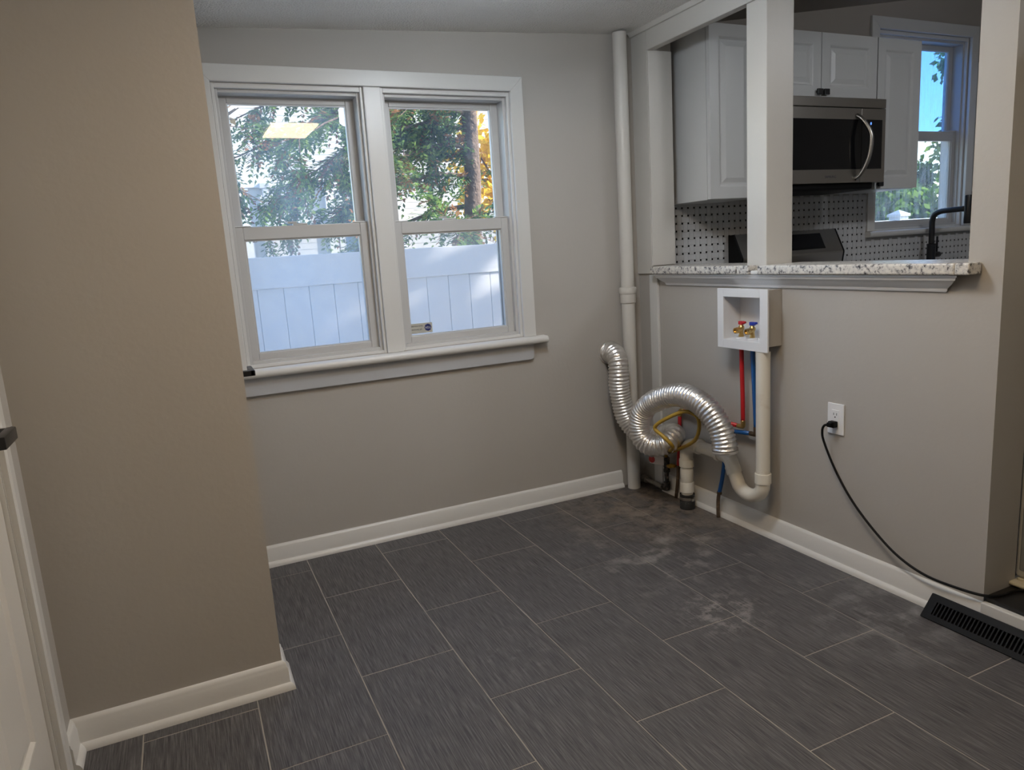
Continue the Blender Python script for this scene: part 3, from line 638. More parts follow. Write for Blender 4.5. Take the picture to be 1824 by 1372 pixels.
ob('end_fitting', tube(nb(), [hp[-1], hp[-1] + (hp[-1] - hp[-4]).normalized() * .022], .0105, 10), 'crimp', gh, smooth=False)

# outlet and cord
wo_ = thing('wall_outlet', 'white wall outlet on the half wall with a black plug in it', 'outlet', (0, -1.254, .583))
b = nb(); bx(b, -.0065, -.0005, -1.291, -1.217, .524, .643, .0028); ob('cover_plate', b, 'plate', wo_)
b = nb(); bx(b, -.0085, -.006, -1.271, -1.237, .549, .618, .001); rc = ob('receptacle', b, 'plate', wo_)
for zc in (.602,):
    for dy in (-.0065, .0065): ob('slot', bx(nb(), -.0089, -.0084, -1.254 + dy - .0012, -1.254 + dy + .0012, zc - .004, zc + .005), 'slot', rc)
    ob('ground_hole', lathe(nb(), [(.0028, -.0003), (.0028, .0003)], (-.0087, -1.254, zc - .011), 'X', 12), 'slot', rc)
pc = thing('power_cord', 'black power cord hanging from the wall outlet to the kitchen floor', 'cord', (-.03, -1.254, .56))
b = nb(); bx(b, -.032, -.0092, -1.268, -1.240, .553, .577, .004); bx(b, -.042, -.030, -1.262, -1.243, .556, .574, .004); ob('plug', b, 'blackplastic', pc)
cp_ = smooth_path([(-.036, -1.248, .565), (-.044, -1.236, .560), (-.046, -1.229, .538), (-.043, -1.236, .495), (-.040, -1.290, .393), (-.040, -1.368, .295), (-.039, -1.465, .210), (-.038, -1.557, .152), (-.036, -1.655, .122), (-.030, -1.755, .118), (-.016, -1.838, .121), (.03, -1.862, .118), (.10, -1.868, .118), (.16, -1.90, .117), (.30, -1.97, .117)], 8)
ob('cable', tube(nb(), cp_, .0045, 10), 'blackplastic', pc, smooth=True)

# floor register
rg = thing('floor_register', 'black slatted vent register lying against the white step board', 'vent', (-.06, -1.85, 0))
RY0, RY1 = -2.03, -1.685; fx, fz = -.090, .004; bxk, bz = -.034, .066      # sloped face from floor front to raised back
def rface(s, h):   # s 0..1 up the slope, h normal offset
    d = Vector((bxk - fx, 0, bz - fz)); nrm = Vector((-(bz - fz), 0, (bxk - fx))).normalized()
    p = Vector((fx, 0, fz)) + d * s + nrm * h; return p
def rbar(bm, s0, s1, ya, yb, h0, h1):
    c = [rface(s, h) for s in (s0, s1) for h in (h0, h1)]
    vs = [bm.verts.new((p.x, y, p.z)) for y in (ya, yb) for p in c]
    for f in [(0, 1, 3, 2), (4, 6, 7, 5), (0, 4, 5, 1), (2, 3, 7, 6), (0, 2, 6, 4), (1, 5, 7, 3)]: bm.faces.new([vs[i] for i in f])
b = nb(); rbar(b, -.02, .20, RY0, RY1, -.004, .003); rbar(b, .74, 1.02, RY0, RY1, -.004, .003); rbar(b, .19, .75, RY1 - .028, RY1, -.004, .003); rbar(b, .19, .75, RY0, RY0 + .028, -.004, .003)
bx(b, -.033, -.029, RY0, RY1, .001, .067)
for y in (RY0, RY1 - .003):
    vs = [b.verts.new(p) for p in [(fx, y, .001), (-.03, y, .001), (-.03, y, .065), (fx, y + .003, .001), (-.03, y + .003, .001), (-.03, y + .003, .065)]]
    for f in [(0, 1, 2), (3, 5, 4), (0, 3, 4, 1), (1, 4, 5, 2), (2, 5, 3, 0)]: b.faces.new([vs[i] for i in f])
ob('frame', b, 'blackplastic', rg)
nsl = 24
for i in range(nsl):
    y = RY1 - .034 - i * (RY1 - RY0 - .068) / (nsl - 1); b = nb(); rbar(b, .19, .75, y - .0022, y + .0022, -.006, .0015); ob('slat', b, 'blackplastic', rg)
ob('damper', bx(nb(), -.055, -.053, RY0 + .01, RY1 - .01, .002, .03), 'black', rg)

# granite ledges and moulding
def ledge(y0, y1, label):
    o = ob('granite_ledge', bx(nb(), -.062, RT + .05, y0, y1, 1.1265, 1.1625, .007, 3), 'granite', None, angle=50)
    return tag(o, label, 'ledge', 'granite ledges on the half wall')
ledge(-.786, -.178, 'short granite ledge between the corner and the post')
ledge(-1.722, -.904, 'long granite ledge under the microwave side of the pass-through')
b = nb(); bx(b, -.062, -.008, -.856, -.786, 1.1265, 1.1625, .006, 3); tag(ob('granite_offcut', b, 'granite', angle=50), 'chipped granite end piece beside the post foot', 'ledge')
b = nb(); bx(b, -.062, -.002, -1.768, -1.7225, 1.1265, 1.1625, .006, 3); tag(ob('granite_end', b, 'granite', angle=50), 'granite ledge end lapping the right wall pier', 'ledge')
cm = [(0, 0), (.006, .001), (.010, .006), (.011, .012), (.018, .018), (.030, .028), (.038, .038), (.042, .040), (.044, .048), (.048, .050), (.048, .056), (0, .056)]
o = struct(ob('trim_3', prism(nb(), cm, (0, -.245, 1.069), (0, -1.655, 1.069), (-1, 0, 0), m0=-1.1, m1=1.4), 'boxwhite', angle=35), 'white crown moulding under the granite ledge')  # whiter material stands in for window light on the moulding

# ceiling light (mirrored in the upper left window pane)
lx0, lx1, ly0, ly1 = -1.485, -1.185, -2.24, -1.70; lz = zr(-1.33)
cl = thing('ceiling_light', 'rectangular two panel ceiling light above the tile floor', 'ceiling light', (-1.335, -1.97, lz))
b = nb(); bx(b, lx0 - .02, lx1 + .02, ly0 - .02, ly1 + .02, lz - .030, lz + .012, .004); ob('housing', b, 'trim', cl)
def lampmat(st, col=(1.0, .74, .45)):
    m = bpy.data.materials.new('lamp_diffuser'); m.use_nodes = True; n = m.node_tree.nodes; l = m.node_tree.links; n.clear()
    o = n.new('ShaderNodeOutputMaterial'); e = n.new('ShaderNodeEmission'); e.inputs[0].default_value = (*col, 1); e.inputs[1].default_value = st; l.new(e.outputs[0], o.inputs[0]); return m
LM = lampmat(LAMP_STRENGTH)
for a, c in ((ly0, -1.98), (-1.955, ly1)): ob('diffuser', bx(nb(), lx0, lx1, a, c, lz - .040, lz - .0305, .003), LM, cl)

def drum_fill(px, py, pz, drop, strength, col, label):  # unseen lamps added to brighten the room and kitchen
    t = thing('drum_ceiling_light', label, 'ceiling light', (px, py, pz))
    ob('canopy_plate', lathe(nb(), [(.060, .012), (.060, -.012), (.050, -.018)], (px, py, pz), 'Z', 28), 'trim', t, angle=40)
    ob('stem', lathe(nb(), [(.010, -.012), (.010, -drop)], (px, py, pz), 'Z', 12), 'trim', t, angle=40)
    ob('shade', lathe(nb(), [(.130, -drop), (.148, -drop - .004), (.148, -drop - .080), (.140, -drop - .088), (.08, -drop - .092)], (px, py, pz), 'Z', 40), lampmat(strength, col), t, angle=40)
drum_fill(-1.02, -1.15, zr(-1.02), .055, FILL_STRENGTH, (.83, .91, 1.0), 'white drum ceiling light above the middle of the tile floor')
drum_fill(-.36, -3.8, zr(-.36), .055, REAR_FILL_STRENGTH, (1.0, .86, .68), 'white drum ceiling light at the rear of the room behind the camera')
drum_fill(1.30, -2.05, zk(1.30), .05, KITCHEN_FILL_STRENGTH, (.92, .95, 1.0), 'white drum ceiling light in the kitchen')

# ================================================================== KITCHEN
KF = .105
# backsplash
bs = struct(ob('wall_backsplash', holes_wall(nb(), 'Y', RT, 3.29, 1.02, 1.50, -.010, -.0045, [(1.64, 2.665, 1.225, 1.50)]), 'grout'), 'basketweave backsplash of white tiles with small black squares')
Pp = .0395; dd = .0105; gz = 1.170 - Pp / 2 - .0 ; gx = .2330
hole = lambda x, z: (1.64 < x < 2.665 and z > 1.222) or x > 3.26 or x < RT + .01
def tmesh(w, h, m, nm):
    b = nb(); bx(b, -w / 2, w / 2, -.0025, .0025, -h / 2, h / 2); t = bpy.data.meshes.new(nm); b.to_mesh(t); b.free(); t.materials.append(M[m]); return t
mh = tmesh(Pp + dd - .0012, Pp - dd - .0012, 'white_tile', 'tile'); mv = tmesh(Pp - dd - .0012, Pp + dd - .0012, 'white_tile', 'tile')
restW = nb(); dots = nb(); n_ind = 0
for j in range(-4, 9):
    for i in range(-3, 78):
        xc, zc = gx + (i + .5) * Pp, gz + (j + 1) * Pp
        if zc > 1.49 or hole(xc, zc): continue
        hor = (i + j) % 2 == 0
        if .17 < xc < 1.66 and zc > 1.165 and n_ind < 300:
            o = bpy.data.objects.new('tile', mh if hor else mv); C.objects.link(o); o.parent = bs; o.location = (xc, -.0118, zc); n_ind += 1
        else:
            w, h = (Pp + dd - .0012, Pp - dd - .0012) if hor else (Pp - dd - .0012, Pp + dd - .0012)
            bx(restW, xc - w / 2, xc + w / 2, -.0143, -.0093, zc - h / 2, zc + h / 2)
        xd, zd = gx + i * Pp, gz + (j + .5) * Pp
        if not hole(xd, zd): bx(dots, xd - dd / 2 + .0008, xd + dd / 2 - .0008, -.0143, -.0093, zd - dd / 2 + .0008, zd + dd / 2 - .0008)
ob('tile_field', restW, 'white_tile', bs)['kind'] = 'stuff'
ob('black_dot_tiles', dots, 'dot', bs)['kind'] = 'stuff'

def pull(x, y, z, parent):
    b = nb(); bx(b, x - .012, x + .012, y - .010, y + .002, z - .006, z + .006, .0); bx(b, x - .017, x + .017, y - .020, y - .009, z - .014, z + .014, .001); ob('knob', b, 'black', parent)
def upper_cabinet(x0, x1, z0, z1, doors, label, knobs=(), frame=True):
    o = thing('upper_cabinet', label, 'cabinet', ((x0 + x1) / 2, -.16, z0))
    ob('body', bx(nb(), x0, x1, -.312, -.015, z0, z1, .001), 'cab', o)
    n = len(doors)
    for k, (a, c) in enumerate(doors):
        wd = c - a; s = .055 if wd > .25 else .05
        d = ob('door', panel_door(nb(), wd - .004, z1 - z0 - .004, .022, [(s, wd - .004 - s, s, z1 - z0 - .004 - s)], lambda u, z, w, a=a: (a + .002 + u, -.3135 - w, z0 + .002 + z)), 'cab', o)
        for kx, kz, kd in knobs:
            if kd == k: pull(kx, -.3355, kz, d)
    return o
upper_cabinet(.19, .50, 1.465, 2.262, [(.19, .50)], 'white upper cabinet left of the post', )
upper_cabinet(.503, 1.312, 1.945, 2.262, [(.503, .908), (.908, 1.312)], 'short two-door white cabinet above the microwave', knobs=((.885, 1.975, 0), (.931, 1.975, 1)))
upper_cabinet(1.315, 1.655, 1.488, 2.262, [(1.315, 1.655)], 'tall white upper cabinet right of the microwave', knobs=((1.345, 1.515, 0),))
upper_cabinet(2.632, 3.25, 1.475, 2.275, [(2.632, 3.25)], 'white upper cabinet at the far side of the kitchen window', )

# microwave
mx0, mx1, mz0, mz1, my = .535, 1.300, 1.515, 1.938, -.405
mo = thing('microwave', 'stainless over-the-range microwave with a curved handle and black glass', 'microwave', ((mx0 + mx1) / 2, -.2, mz0))
b = nb(); bx(b, mx0, mx1, my + .03, -.016, mz0 + .012, mz1, .003); ob('body', b, 'steel', mo)
ob('top_vent_strip', bx(nb(), mx0, mx1, my, my + .031, mz1 - .046, mz1, .003), 'steel', mo)
dxr = 1.118
d = ob('door', bx(nb(), mx0, dxr, my, my + .031, mz0 + .004, mz1 - .049, .003), 'steel', mo)
ob('door_glass', bx(nb(), mx0 + .035, dxr - .0, my - .0025, my + .004, mz0 + .072, mz1 - .105, .001), 'bglass', d)
cp2 = ob('control_panel', bx(nb(), dxr + .003, mx1, my, my + .031, mz0 + .004, mz1 - .049, .003), 'steel', mo)
ob('control_glass', bx(nb(), dxr + .003, mx1 - .028, my - .0025, my + .004, mz0 + .072, mz1 - .105, .001), 'bglass', cp2)
ob('handle', tube(nb(), smooth_path([(dxr - .033, my + .002, mz1 - .085), (dxr - .022, my - .022, mz1 - .105), (dxr - .004, my - .052, mz1 - .16), (dxr + .002, my - .062, (mz0 + mz1) / 2), (dxr - .004, my - .052, mz0 + .12), (dxr - .022, my - .022, mz0 + .045), (dxr - .036, my + .002, mz0 + .022)], 6), .011, 12, flat=(1, 1.35)), 'steel', d, smooth=True)
b = nb(); bx(b, mx0 + .01, mx1 - .06, my + .02, -.05, mz0 - .030, mz0 + .013, .012); ob('underside', b, 'blackplastic', mo)
front = lambda x, z, y: Matrix.Translation((x, y, z)) @ Matrix(((1, 0, 0, 0), (0, 0, -1, 0), (0, 1, 0, 0), (0, 0, 0, 1)))
text_mesh('SAMSUNG', .017, front(.905, mz0 + .036, my - .0006), 'ink', d)
text_mesh('0', .018, front(1.186, mz1 - .125, my - .0032), 'led', cp2, 'clock_digit')

# range
rx0, rx1 = .575, 1.345
ra = thing('kitchen_range', 'stainless kitchen range with a sloped black display behind the post', 'stove', ((rx0 + rx1) / 2, -.33, KF))
b = nb(); bx(b, rx0, rx1, -.66, -.03, KF + .02, 1.015, .003); ob('body', b, 'steel', ra)
ob('cooktop', bx(nb(), rx0, rx1, -.67, -.10, 1.0155, 1.030, .004), 'bglass', ra)
b = nb(); pr = [(-.022, 1.016), (-.022, 1.290), (-.060, 1.292), (-.125, 1.165), (-.125, 1.155), (-.100, 1.016)]
A = [b.verts.new((rx0 + .012, y, z)) for y, z in pr]; B = [b.verts.new((rx1 - .012, y, z)) for y, z in pr]
b.faces.new(A); b.faces.new(B[::-1])
for i in range(len(pr)): b.faces.new((A[i], B[i], B[(i + 1) % len(pr)], A[(i + 1) % len(pr)]))
bgd = ob('backguard', b, 'steel', ra)
for x in (rx0, rx1 - .012):
    b = nb(); A = [b.verts.new((x, y, z)) for y, z in pr]; B = [b.verts.new((x + .0118, y, z)) for y, z in pr]; b.faces.new(A); b.faces.new(B[::-1])
    for i in range(len(pr)): b.faces.new((A[i], B[i], B[(i + 1) % len(pr)], A[(i + 1) % len(pr)]))
    ob('end_cap', b, 'blackplastic', ra)
def on_slope(x, s, h):
    a, c = Vector((-.060, 1.292)), Vector((-.125, 1.165)); p = a + (c - a) * s; nn = Vector((-(a.y - c.y), -(c.x - a.x) * -1)).normalized()
    nn = Vector((-.89, .455)); q = p + nn * h; return (x, q.x, q.y)
b = nb(); c = [on_slope(x, s, h) for x in (.80, 1.205) for s in (.16, .84) for h in (-.002, .0015)]
vs = [b.verts.new(p) for p in c]
for f in [(0, 1, 3, 2), (4, 6, 7, 5), (0, 4, 5, 1), (2, 3, 7, 6), (0, 2, 6, 4), (1, 5, 7, 3)]: b.faces.new([vs[i] for i in f])
ob('display', b, 'bglass', bgd)
ob('rear_trim', bx(nb(), rx0 + .013, rx1 - .013, -.108, -.099, 1.03, 1.150, .002), 'blackplastic', ra)
ob('oven_door', bx(nb(), rx0 + .01, rx1 - .01, -.685, -.661, KF + .22, .93, .006), 'steel', ra)
ob('oven_handle', tube(nb(), [(rx0 + .06, -.725, .90), (rx1 - .06, -.725, .90)], .012, 12), 'steel', ra)

# counters
for x0, x1, lb in ((RT + .055, .572, 'kitchen base cabinet between the half wall and the range'), (1.348, 3.25, 'kitchen base cabinet under the sink window')):
    kb = thing('base_cabinet', lb, 'cabinet', ((x0 + x1) / 2, -.3, KF))
    ob('body', bx(nb(), x0, x1, -.60, -.012, KF + .001, .980, .002), 'cab', kb)
    nd = max(1, round((x1 - x0) / .48)); wd = (x1 - x0) / nd
    for k in range(nd):
        a = x0 + k * wd; d = ob('door', panel_door(nb(), wd - .006, .74, .02, [(.055, wd - .061, .055, .685)], lambda u, z, w, a=a: (a + .003 + u, -.601 - w, KF + .11 + z)), 'cab', kb); pull(a + wd - .05, -.622, .90, d)
    tag(ob('countertop', bx(nb(), x0, x1, -.63, -.016, .981, 1.018, .004), 'granite'), 'granite counter ' + ('left of the range' if x0 < .5 else 'under the kitchen window'), 'countertop')

# faucet
fx0, fy0 = 2.135, -.10
fa = thing('kitchen_faucet', 'matte black kitchen faucet with a square-bent spout in front of the window', 'faucet', (fx0, fy0, 1.019))
ob('base_body', lathe(nb(), [(.030, 1.0195), (.030, 1.026), (.025, 1.028), (.025, 1.150), (.0265, 1.152), (.0265, 1.160), (.019, 1.162)], (fx0, fy0, 0), 'Z', 24), 'black', fa, angle=40)
ob('spout', tube(nb(), smooth_path([(fx0, fy0, 1.155), (fx0, fy0, 1.24), (fx0, fy0, 1.30), (fx0, fy0 - .012, 1.335), (fx0, fy0 - .045, 1.353), (fx0, fy0 - .10, 1.358), (fx0, fy0 - .205, 1.360)], 7), .0165, 18), 'black', fa, smooth=True)
ob('spray_head', lathe(nb(), [(.014, 1.272), (.020, 1.274), (.021, 1.28), (.021, 1.432), (.019, 1.438)], (fx0, fy0 - .222, 0), 'Z', 20), 'black', fa, angle=40)
b = nb(); lathe(b, [(.017, .0), (.017, .052), (.015, .056)], (fx0 + .022, fy0, 1.092), 'X', 18); bx(b, fx0 + .050, fx0 + .058, fy0 - .005, fy0 + .005, 1.10, 1.205, .002); ob('lever', b, 'black', fa, angle=40)

# refrigerator at the doorway
fr = thing('refrigerator', 'pale grey refrigerator edge just inside the kitchen doorway', 'refrigerator', (.55, -2.2, KF))
ob('body', bx(nb(), .222, .90, -2.56, -1.845, .150, 1.80, .008), 'fridge', fr)
def rdoor(y0, y1, z0, z1):
    b = nb(); bx(b, .160, .217, y0, y1, z0, z1, .014, 3); return b
dd_ = ob('door', rdoor(-2.57, -1.826, .137, 1.15), 'fridge', fr, angle=40)
ob('door_inset', bx(nb(), .1575, .161, -2.55, -1.842, .165, 1.12, .004), 'fridgegap', dd_)
ob('freezer_door', rdoor(-2.57, -1.826, 1.16, 1.80), 'fridge', fr, angle=40)
b = nb(); bx(b, .128, .215, -1.905, -1.815, .116, .129, .006, 3); lathe(b, [(.010, .129), (.010, .135), (.008, .137)], (.165, -1.845, 0), 'Z', 16); ob('hinge_bracket', b, 'cream', fr, angle=40)
for yy in (-2.48, -1.93): ob('foot', lathe(nb(), [(.02, .113), (.02, .122), (.012, .124), (.012, .150)], (.30, yy, 0), 'Z', 14), 'black', fr)
ob('toe_grille', bx(nb(), .235, .245, -2.55, -1.85, .118, .15), 'black', fr)

# ================================================================== OUTSIDE
GZ = -.45
struct(ob('ground', bx(nb(), -30, 40, .16, 40, GZ - .2, GZ), 'soil'), 'garden ground outside the windows')
struct(ob('ground_rear', bx(nb(), -30, 40, -40, -5.2, GZ - .2, GZ), 'soil'))
struct(ob('ground_path', bx(nb(), -6, 9, .17, 1.6, GZ, GZ + .02), 'concrete'), 'pale concrete path between the house and the fence')  # unseen strip added to bounce light through the window
# fence
FY = 2.0; FT = 1.346; FR = 1.135
fe = thing('garden_fence', 'white vinyl privacy fence outside the double window', 'fence', (0, FY, GZ))
FX0, FX1, PW = -5.0, 7.6, .171
mid = nb()
me_p = None
n = int((FX1 - FX0) / PW)
for k in range(n):
    if me_p is None:
        b = nb(); bx(b, .0015, PW - .0015, 0, .02, GZ + .05, FR - .002, .003, 1); bmesh.ops.recalc_face_normals(b, faces=b.faces[:]); me_p = bpy.data.meshes.new('picket'); b.to_mesh(me_p); b.free(); me_p.materials.append(M['fence'])
    o = bpy.data.objects.new('picket', me_p); C.objects.link(o); o.parent = fe; o.location = (FX0 + .055 + k * PW - 0, 0, -GZ)
def fence_part(nm, bm): return ob(nm, bm, 'fence', fe)
fence_part('top_board', bx(nb(), FX0, FX1, FY - .012, FY + .034, FR, FT, .004))
fence_part('backing', bx(nb(), FX0, FX1, FY + .021, FY + .028, GZ + .05, FR - .003))
fence_part('bottom_rail', bx(nb(), FX0, FX1, FY - .014, FY + .036, GZ + .03, GZ + .16, .004))
for xp in (-5.0, -2.42, 2.18, 4.61, 7.0):
    p = fence_part('post', bx(nb(), xp - .064, xp + .064, FY - .054, FY + .074, GZ, FT + .03, .004))
    b = nb(); bx(b, xp - .078, xp + .078, FY - .068, FY + .088, FT + .03, FT + .058, .004)
    vs = [b.verts.new(q) for q in [(xp - .072, FY - .062, FT + .058), (xp + .072, FY - .062, FT + .058), (xp + .072, FY + .082, FT + .058), (xp - .072, FY + .082, FT + .058), (xp, FY + .01, FT + .10)]]
    for f in [(0, 1, 4), (1, 2, 4), (2, 3, 4), (3, 0, 4), (3, 2, 1, 0)]: b.faces.new([vs[i] for i in f])
    ob('post_cap', b, 'fence', p)
# neighbour's house
HY = 8.0
ho = thing('neighbour_house', 'pale sided neighbouring house beyond the fence', 'house', (3, HY, GZ))
HX0, HX1, HZ1 = -1.17, 11.0, 5.4
ob('wall', bx(nb(), HX0, HX1, HY + .03, HY + 7, GZ, HZ1), 'siding', ho)
SB = .0905
b = nb(); prism(b, [(0, 0), (.011, .0), (.007, SB), (0, SB)], (HX0 + .1, HY + .03, 0), (HX1, HY + .03, 0), (0, -1, 0)); me_s = bpy.data.meshes.new('siding_board'); bmesh.ops.recalc_face_normals(b, faces=b.faces[:]); b.to_mesh(me_s); b.free(); me_s.materials.append(M['siding'])
for k in range(int((HZ1 - GZ - .1) / SB)):
    o = bpy.data.objects.new('siding_board', me_s); C.objects.link(o); o.parent = ho; o.location = (-3, -HY, k * SB + .05)
ob('corner_board', bx(nb(), HX0 - .02, HX0 + .10, HY - .01, HY + .06, GZ, HZ1), 'htrim', ho)
ob('belly_band', bx(nb(), HX0, HX1, HY - .02, HY + .02, 2.40, 2.50, .005), 'htrim', ho)
b = nb(); bx(b, -.885, -.80, HY - .09, HY - .02, GZ, 2.40, .01); bx(b, -.92, -.765, HY - .10, HY - .01, 2.38, 2.46, .01); ob('downspout', b, 'downspout', ho)
dr_ = ob('front_door', bx(nb(), .16, 1.05, HY - .03, HY + .03, .15, 2.32, .005), 'htrim', ho)
ob('door_frame', frame4(nb(), .0, 1.20, .0, 2.44, HY - .05, HY + .02, .13, .13, .05, .12), 'htrim', ho)
ob('door_pane', bx(nb(), .25, .95, HY - .036, HY - .028, 1.30, 2.15, .002), 'hglass', dr_)
b = nb()
for k in range(26):
    a = 2 * PI * k / 26; c = Vector((.38 + .085 * math.cos(a), HY - .06, 1.98 + .10 * math.sin(a)))
    lathe(b, [(.0, -.03), (.028, -.012), (.030, .01), (.0, .03)], c, 'Z', 6)
ob('wreath', b, 'wreath', dr_)
b = nb(); vs = [b.verts.new(p) for p in [(HX0 - .4, HY - .4, HZ1 - .05), (HX1 + .4, HY - .4, HZ1 - .05), (HX1 + .4, HY + 3.5, HZ1 + 1.6), (HX0 - .4, HY + 3.5, HZ1 + 1.6), (HX1 + .4, HY + 7.4, HZ1 - .05), (HX0 - .4, HY + 7.4, HZ1 - .05)]]
b.faces.new([vs[i] for i in (0, 1, 2, 3)]); b.faces.new([vs[i] for i in (3, 2, 4, 5)]); b.faces.new([vs[i] for i in (0, 3, 5)]); b.faces.new([vs[i] for i in (1, 4, 2)])
ob('roof', b, 'downspout', ho)

# foliage helpers
def leaf(bm, p, d, n, L, w):
    s = d.cross(n)
    if s.length < 1e-5: return
    s.normalize(); m = p + d * L * .5
    vs = [bm.verts.new(q) for q in (p, m + s * w * .5, p + d * L, m - s * w * .5)]
    bm.faces.new(vs)
def rv(): return Vector((random.uniform(-1, 1), random.uniform(-1, 1), random.uniform(-1, 1)))
def spray(bm, p, d, L, nl, w):
    """flat fern-like conifer spray"""
    n = (Vector((0, 0, 1)) + rv() * .5).normalized(); s = d.cross(n).normalized()
    for i in range(nl):
        t = (i + .5) / nl; q = p + d * (L * t) + Vector((0, 0, -.35 * L * t * t)); sl = L * .42 * (1 - .65 * t)
        for sg in (-1, 1): leaf(bm, q, (d * .75 + s * sg * .75 + rv() * .25).normalized(), n, sl, w)
    leaf(bm, p + d * L * .9 + Vector((0, 0, -.3 * L)), d, n, L * .25, w)
def branch_pts(p, d, L, droop, n=7, wob=.05):
    out = [p.copy()]; q = p.copy(); dd = d.copy()
    for i in range(n):
        dd = (dd + Vector((0, 0, -droop / n)) + rv() * wob).normalized(); q = q + dd * (L / n); out.append(q.copy())
    return out
def conifer(name, label, base, height, rad, nbr, zmin, leafm, dry=0.0, seed=1, side=None, lw=.030, per=9, lean=(0, 0), reach=()):
    random.seed(seed); t = thing(name, label, 'tree', base); B = Vector(base)
    top = B + Vector((lean[0], lean[1], height)); tr = nb()
    tp = [B + (top - B) * (i / 10) + Vector((random.uniform(-.03, .03), random.uniform(-.03, .03), 0)) for i in range(11)]
    tube(tr, tp, lambda s, L: .105 * (1 - .7 * s / L) + .01, 12); ob('trunk', tr, 'bark', t, smooth=True)
    br = nb(); fo = nb(); dr2 = nb()
    plan = []
    for k in range(nbr):
        h = zmin + (height - zmin - .2) * (k / nbr) ** 1.0 + random.uniform(-.05, .05); a = random.uniform(0, 2 * PI)
        if side and random.random() < side[1]: a = side[0] + random.uniform(-.9, .9)
        L = rad * (1 - .45 * h / height) * random.uniform(.6, 1.1); d = Vector((math.cos(a), math.sin(a), random.uniform(.0, .35)))
        plan.append((L, branch_pts(B + (top - B) * (h / height), d.normalized(), L, .75)))
    for zs, end in reach:      # long limbs: start height on the trunk, tip
        s0 = Vector((B.x, B.y, zs)); e0 = Vector(end); LL = (e0 - s0).length
        plan.append((LL * .55, [s0 + (e0 - s0) * (i / 10) + Vector((0, 0, .22 * math.sin(PI * i / 10))) + rv() * .035 for i in range(11)]))
    for L, pts in plan:
        tube(br, pts, lambda s, LL: .022 * (1 - .85 * s / LL) + .002, 6, cap=False)
        for i in range(1, len(pts)):
            for q in range(per):
                tt = random.random(); p = pts[i - 1] + (pts[i] - pts[i - 1]) * tt; dirb = (pts[i] - pts[i - 1]).normalized()
                sd = (dirb * .8 + rv() * .75 + Vector((0, 0, -.35))).normalized()
                spray(dr2 if random.random() < dry else fo, p, sd, random.uniform(.12, .26), 7, lw)
            if random.random() < .6:
                sub = branch_pts(pts[i], (pts[i] - pts[i - 1] + rv() * .5).normalized(), L * .28, .6, 4)
                tube(br, sub, .005, 4, cap=False)
                for j in range(1, len(sub)):
                    for q in range(per // 2): spray(dr2 if random.random() < dry else fo, sub[j] + rv() * .04, ((sub[j] - sub[j - 1]).normalized() + rv() * .7).normalized(), random.uniform(.12, .26), 5, lw)
    ob('branches', br, 'bark', t, smooth=True)
    o = ob('foliage', fo, leafm, t); o['kind'] = 'stuff'
    if len(dr2.verts): o = ob('dry_foliage', dr2, 'dryneedle', t); o['kind'] = 'stuff'
    return t
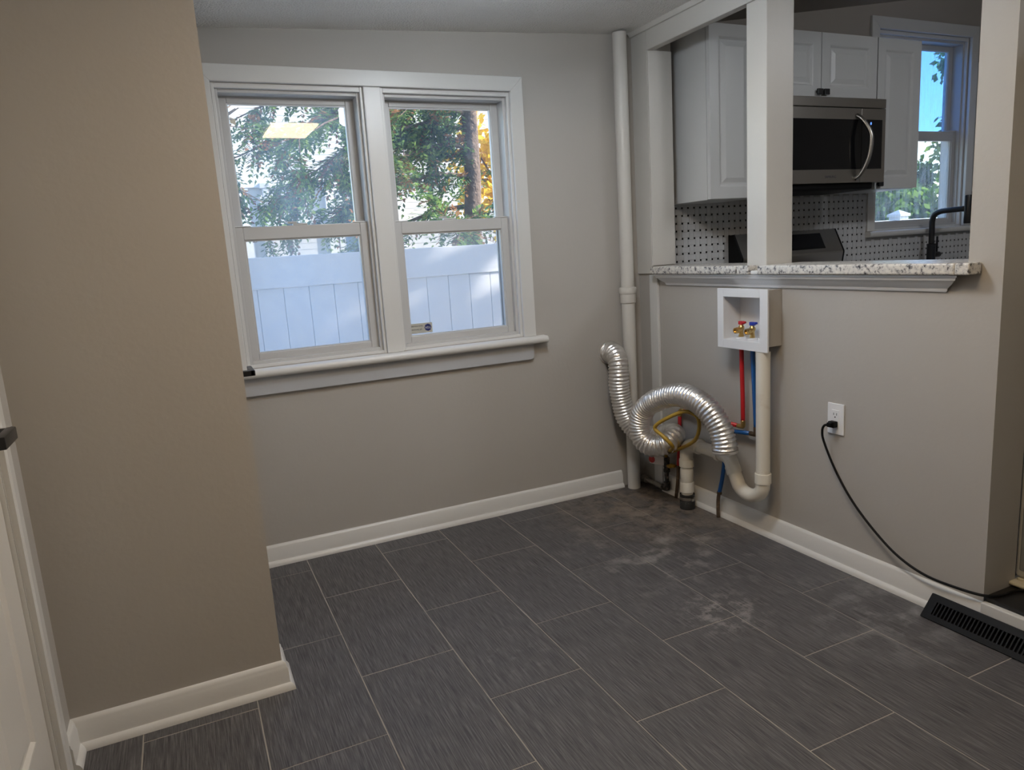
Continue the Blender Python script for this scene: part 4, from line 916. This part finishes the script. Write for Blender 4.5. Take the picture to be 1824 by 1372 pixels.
def broadleaf(name, label, base, cz, rad, nleaf, leafm, seed=1, size=.06, trunk=True, cat='tree', twigs=30):
    random.seed(seed); t = thing(name, label, cat, base); B = Vector(base); cen = B + Vector((0, 0, cz))
    tr = nb(); tube(tr, [B, B + Vector((.03, .02, cz * .5)), cen], lambda s, L: .07 * (1 - .6 * s / L), 10)
    ends = []
    for k in range(twigs):
        d = rv().normalized(); e = cen + Vector((d.x * rad[0], d.y * rad[1], d.z * rad[2])) * random.uniform(.4, 1.0)
        m = cen + (e - cen) * .5 + rv() * .1; tube(tr, [cen - Vector((0, 0, cz * .25)) * (1 if d.z < 0 else .3), m, e], lambda s, L: .014 * (1 - .8 * s / L) + .002, 5, cap=False); ends.append((m, e))
    ob('trunk', tr, 'bark' if trunk else 'twig', t, smooth=True)
    fo = nb()
    for k in range(nleaf):
        m, e = random.choice(ends); p = m + (e - m) * random.uniform(0, 1.1) + rv() * .16
        leaf(fo, p, (rv() + Vector((0, 0, -.3))).normalized(), rv().normalized(), size * random.uniform(.7, 1.4), size * .7)
    o = ob('foliage', fo, leafm, t); o['kind'] = 'stuff'; return t
conifer('conifer_tree', 'dark green conifer with drooping sprays behind the garden fence', (.73, 4.0, GZ), 6.2, 2.9, 19, 1.8, 'needle', dry=.10, seed=5, side=(PI, .22), per=14, lw=.027,
        reach=[(2.75, (-1.62, 3.7, 2.22)), (2.95, (-1.45, 3.9, 2.62)), (2.55, (-1.12, 3.6, 1.98)), (3.15, (-.9, 3.8, 2.85)), (2.35, (-.75, 3.7, 1.72))])
broadleaf('golden_tree', 'small tree with golden autumn leaves behind the conifer trunk', (2.0, 6.0, GZ), 2.7, (.9, .7, 1.3), 2200, 'gold', seed=11, size=.10)
broadleaf('bare_tree', 'nearly bare twiggy tree with a few tan leaves outside the left window', (-2.05, 3.6, GZ), 2.9, (.95, .6, .9), 90, 'tan', seed=21, size=.075, trunk=False, twigs=46)
broadleaf('green_shrub', 'bright green shrub behind the capped fence post', (6.3, 3.3, GZ), 1.9, (.8, .8, .75), 3000, 'hedge', seed=31, size=.09, cat='shrub')
broadleaf('side_tree', 'green tree seen at the edge of the kitchen window', (10.5, 4.6, GZ), 3.8, (1.2, 1.0, 2.4), 6500, 'hedge', seed=41, size=.12)
broadleaf('dark_tree', 'shaded tree low behind the fence outside the kitchen', (9.2, 5.9, GZ), 1.8, (1.7, .9, 1.45), 7000, 'shade_leaf', seed=51, size=.13)
# the yard tree whose crown dapples the fence
broadleaf('yard_tree', 'leafy yard tree beside the house that shades the fence', (5.85, -1.2, GZ), 6.7, (1.8, 1.2, 1.9), 2300, 'shade_leaf', seed=61, size=.34, twigs=60)
S.cycles.use_denoising = True
S.cycles.use_light_tree = False
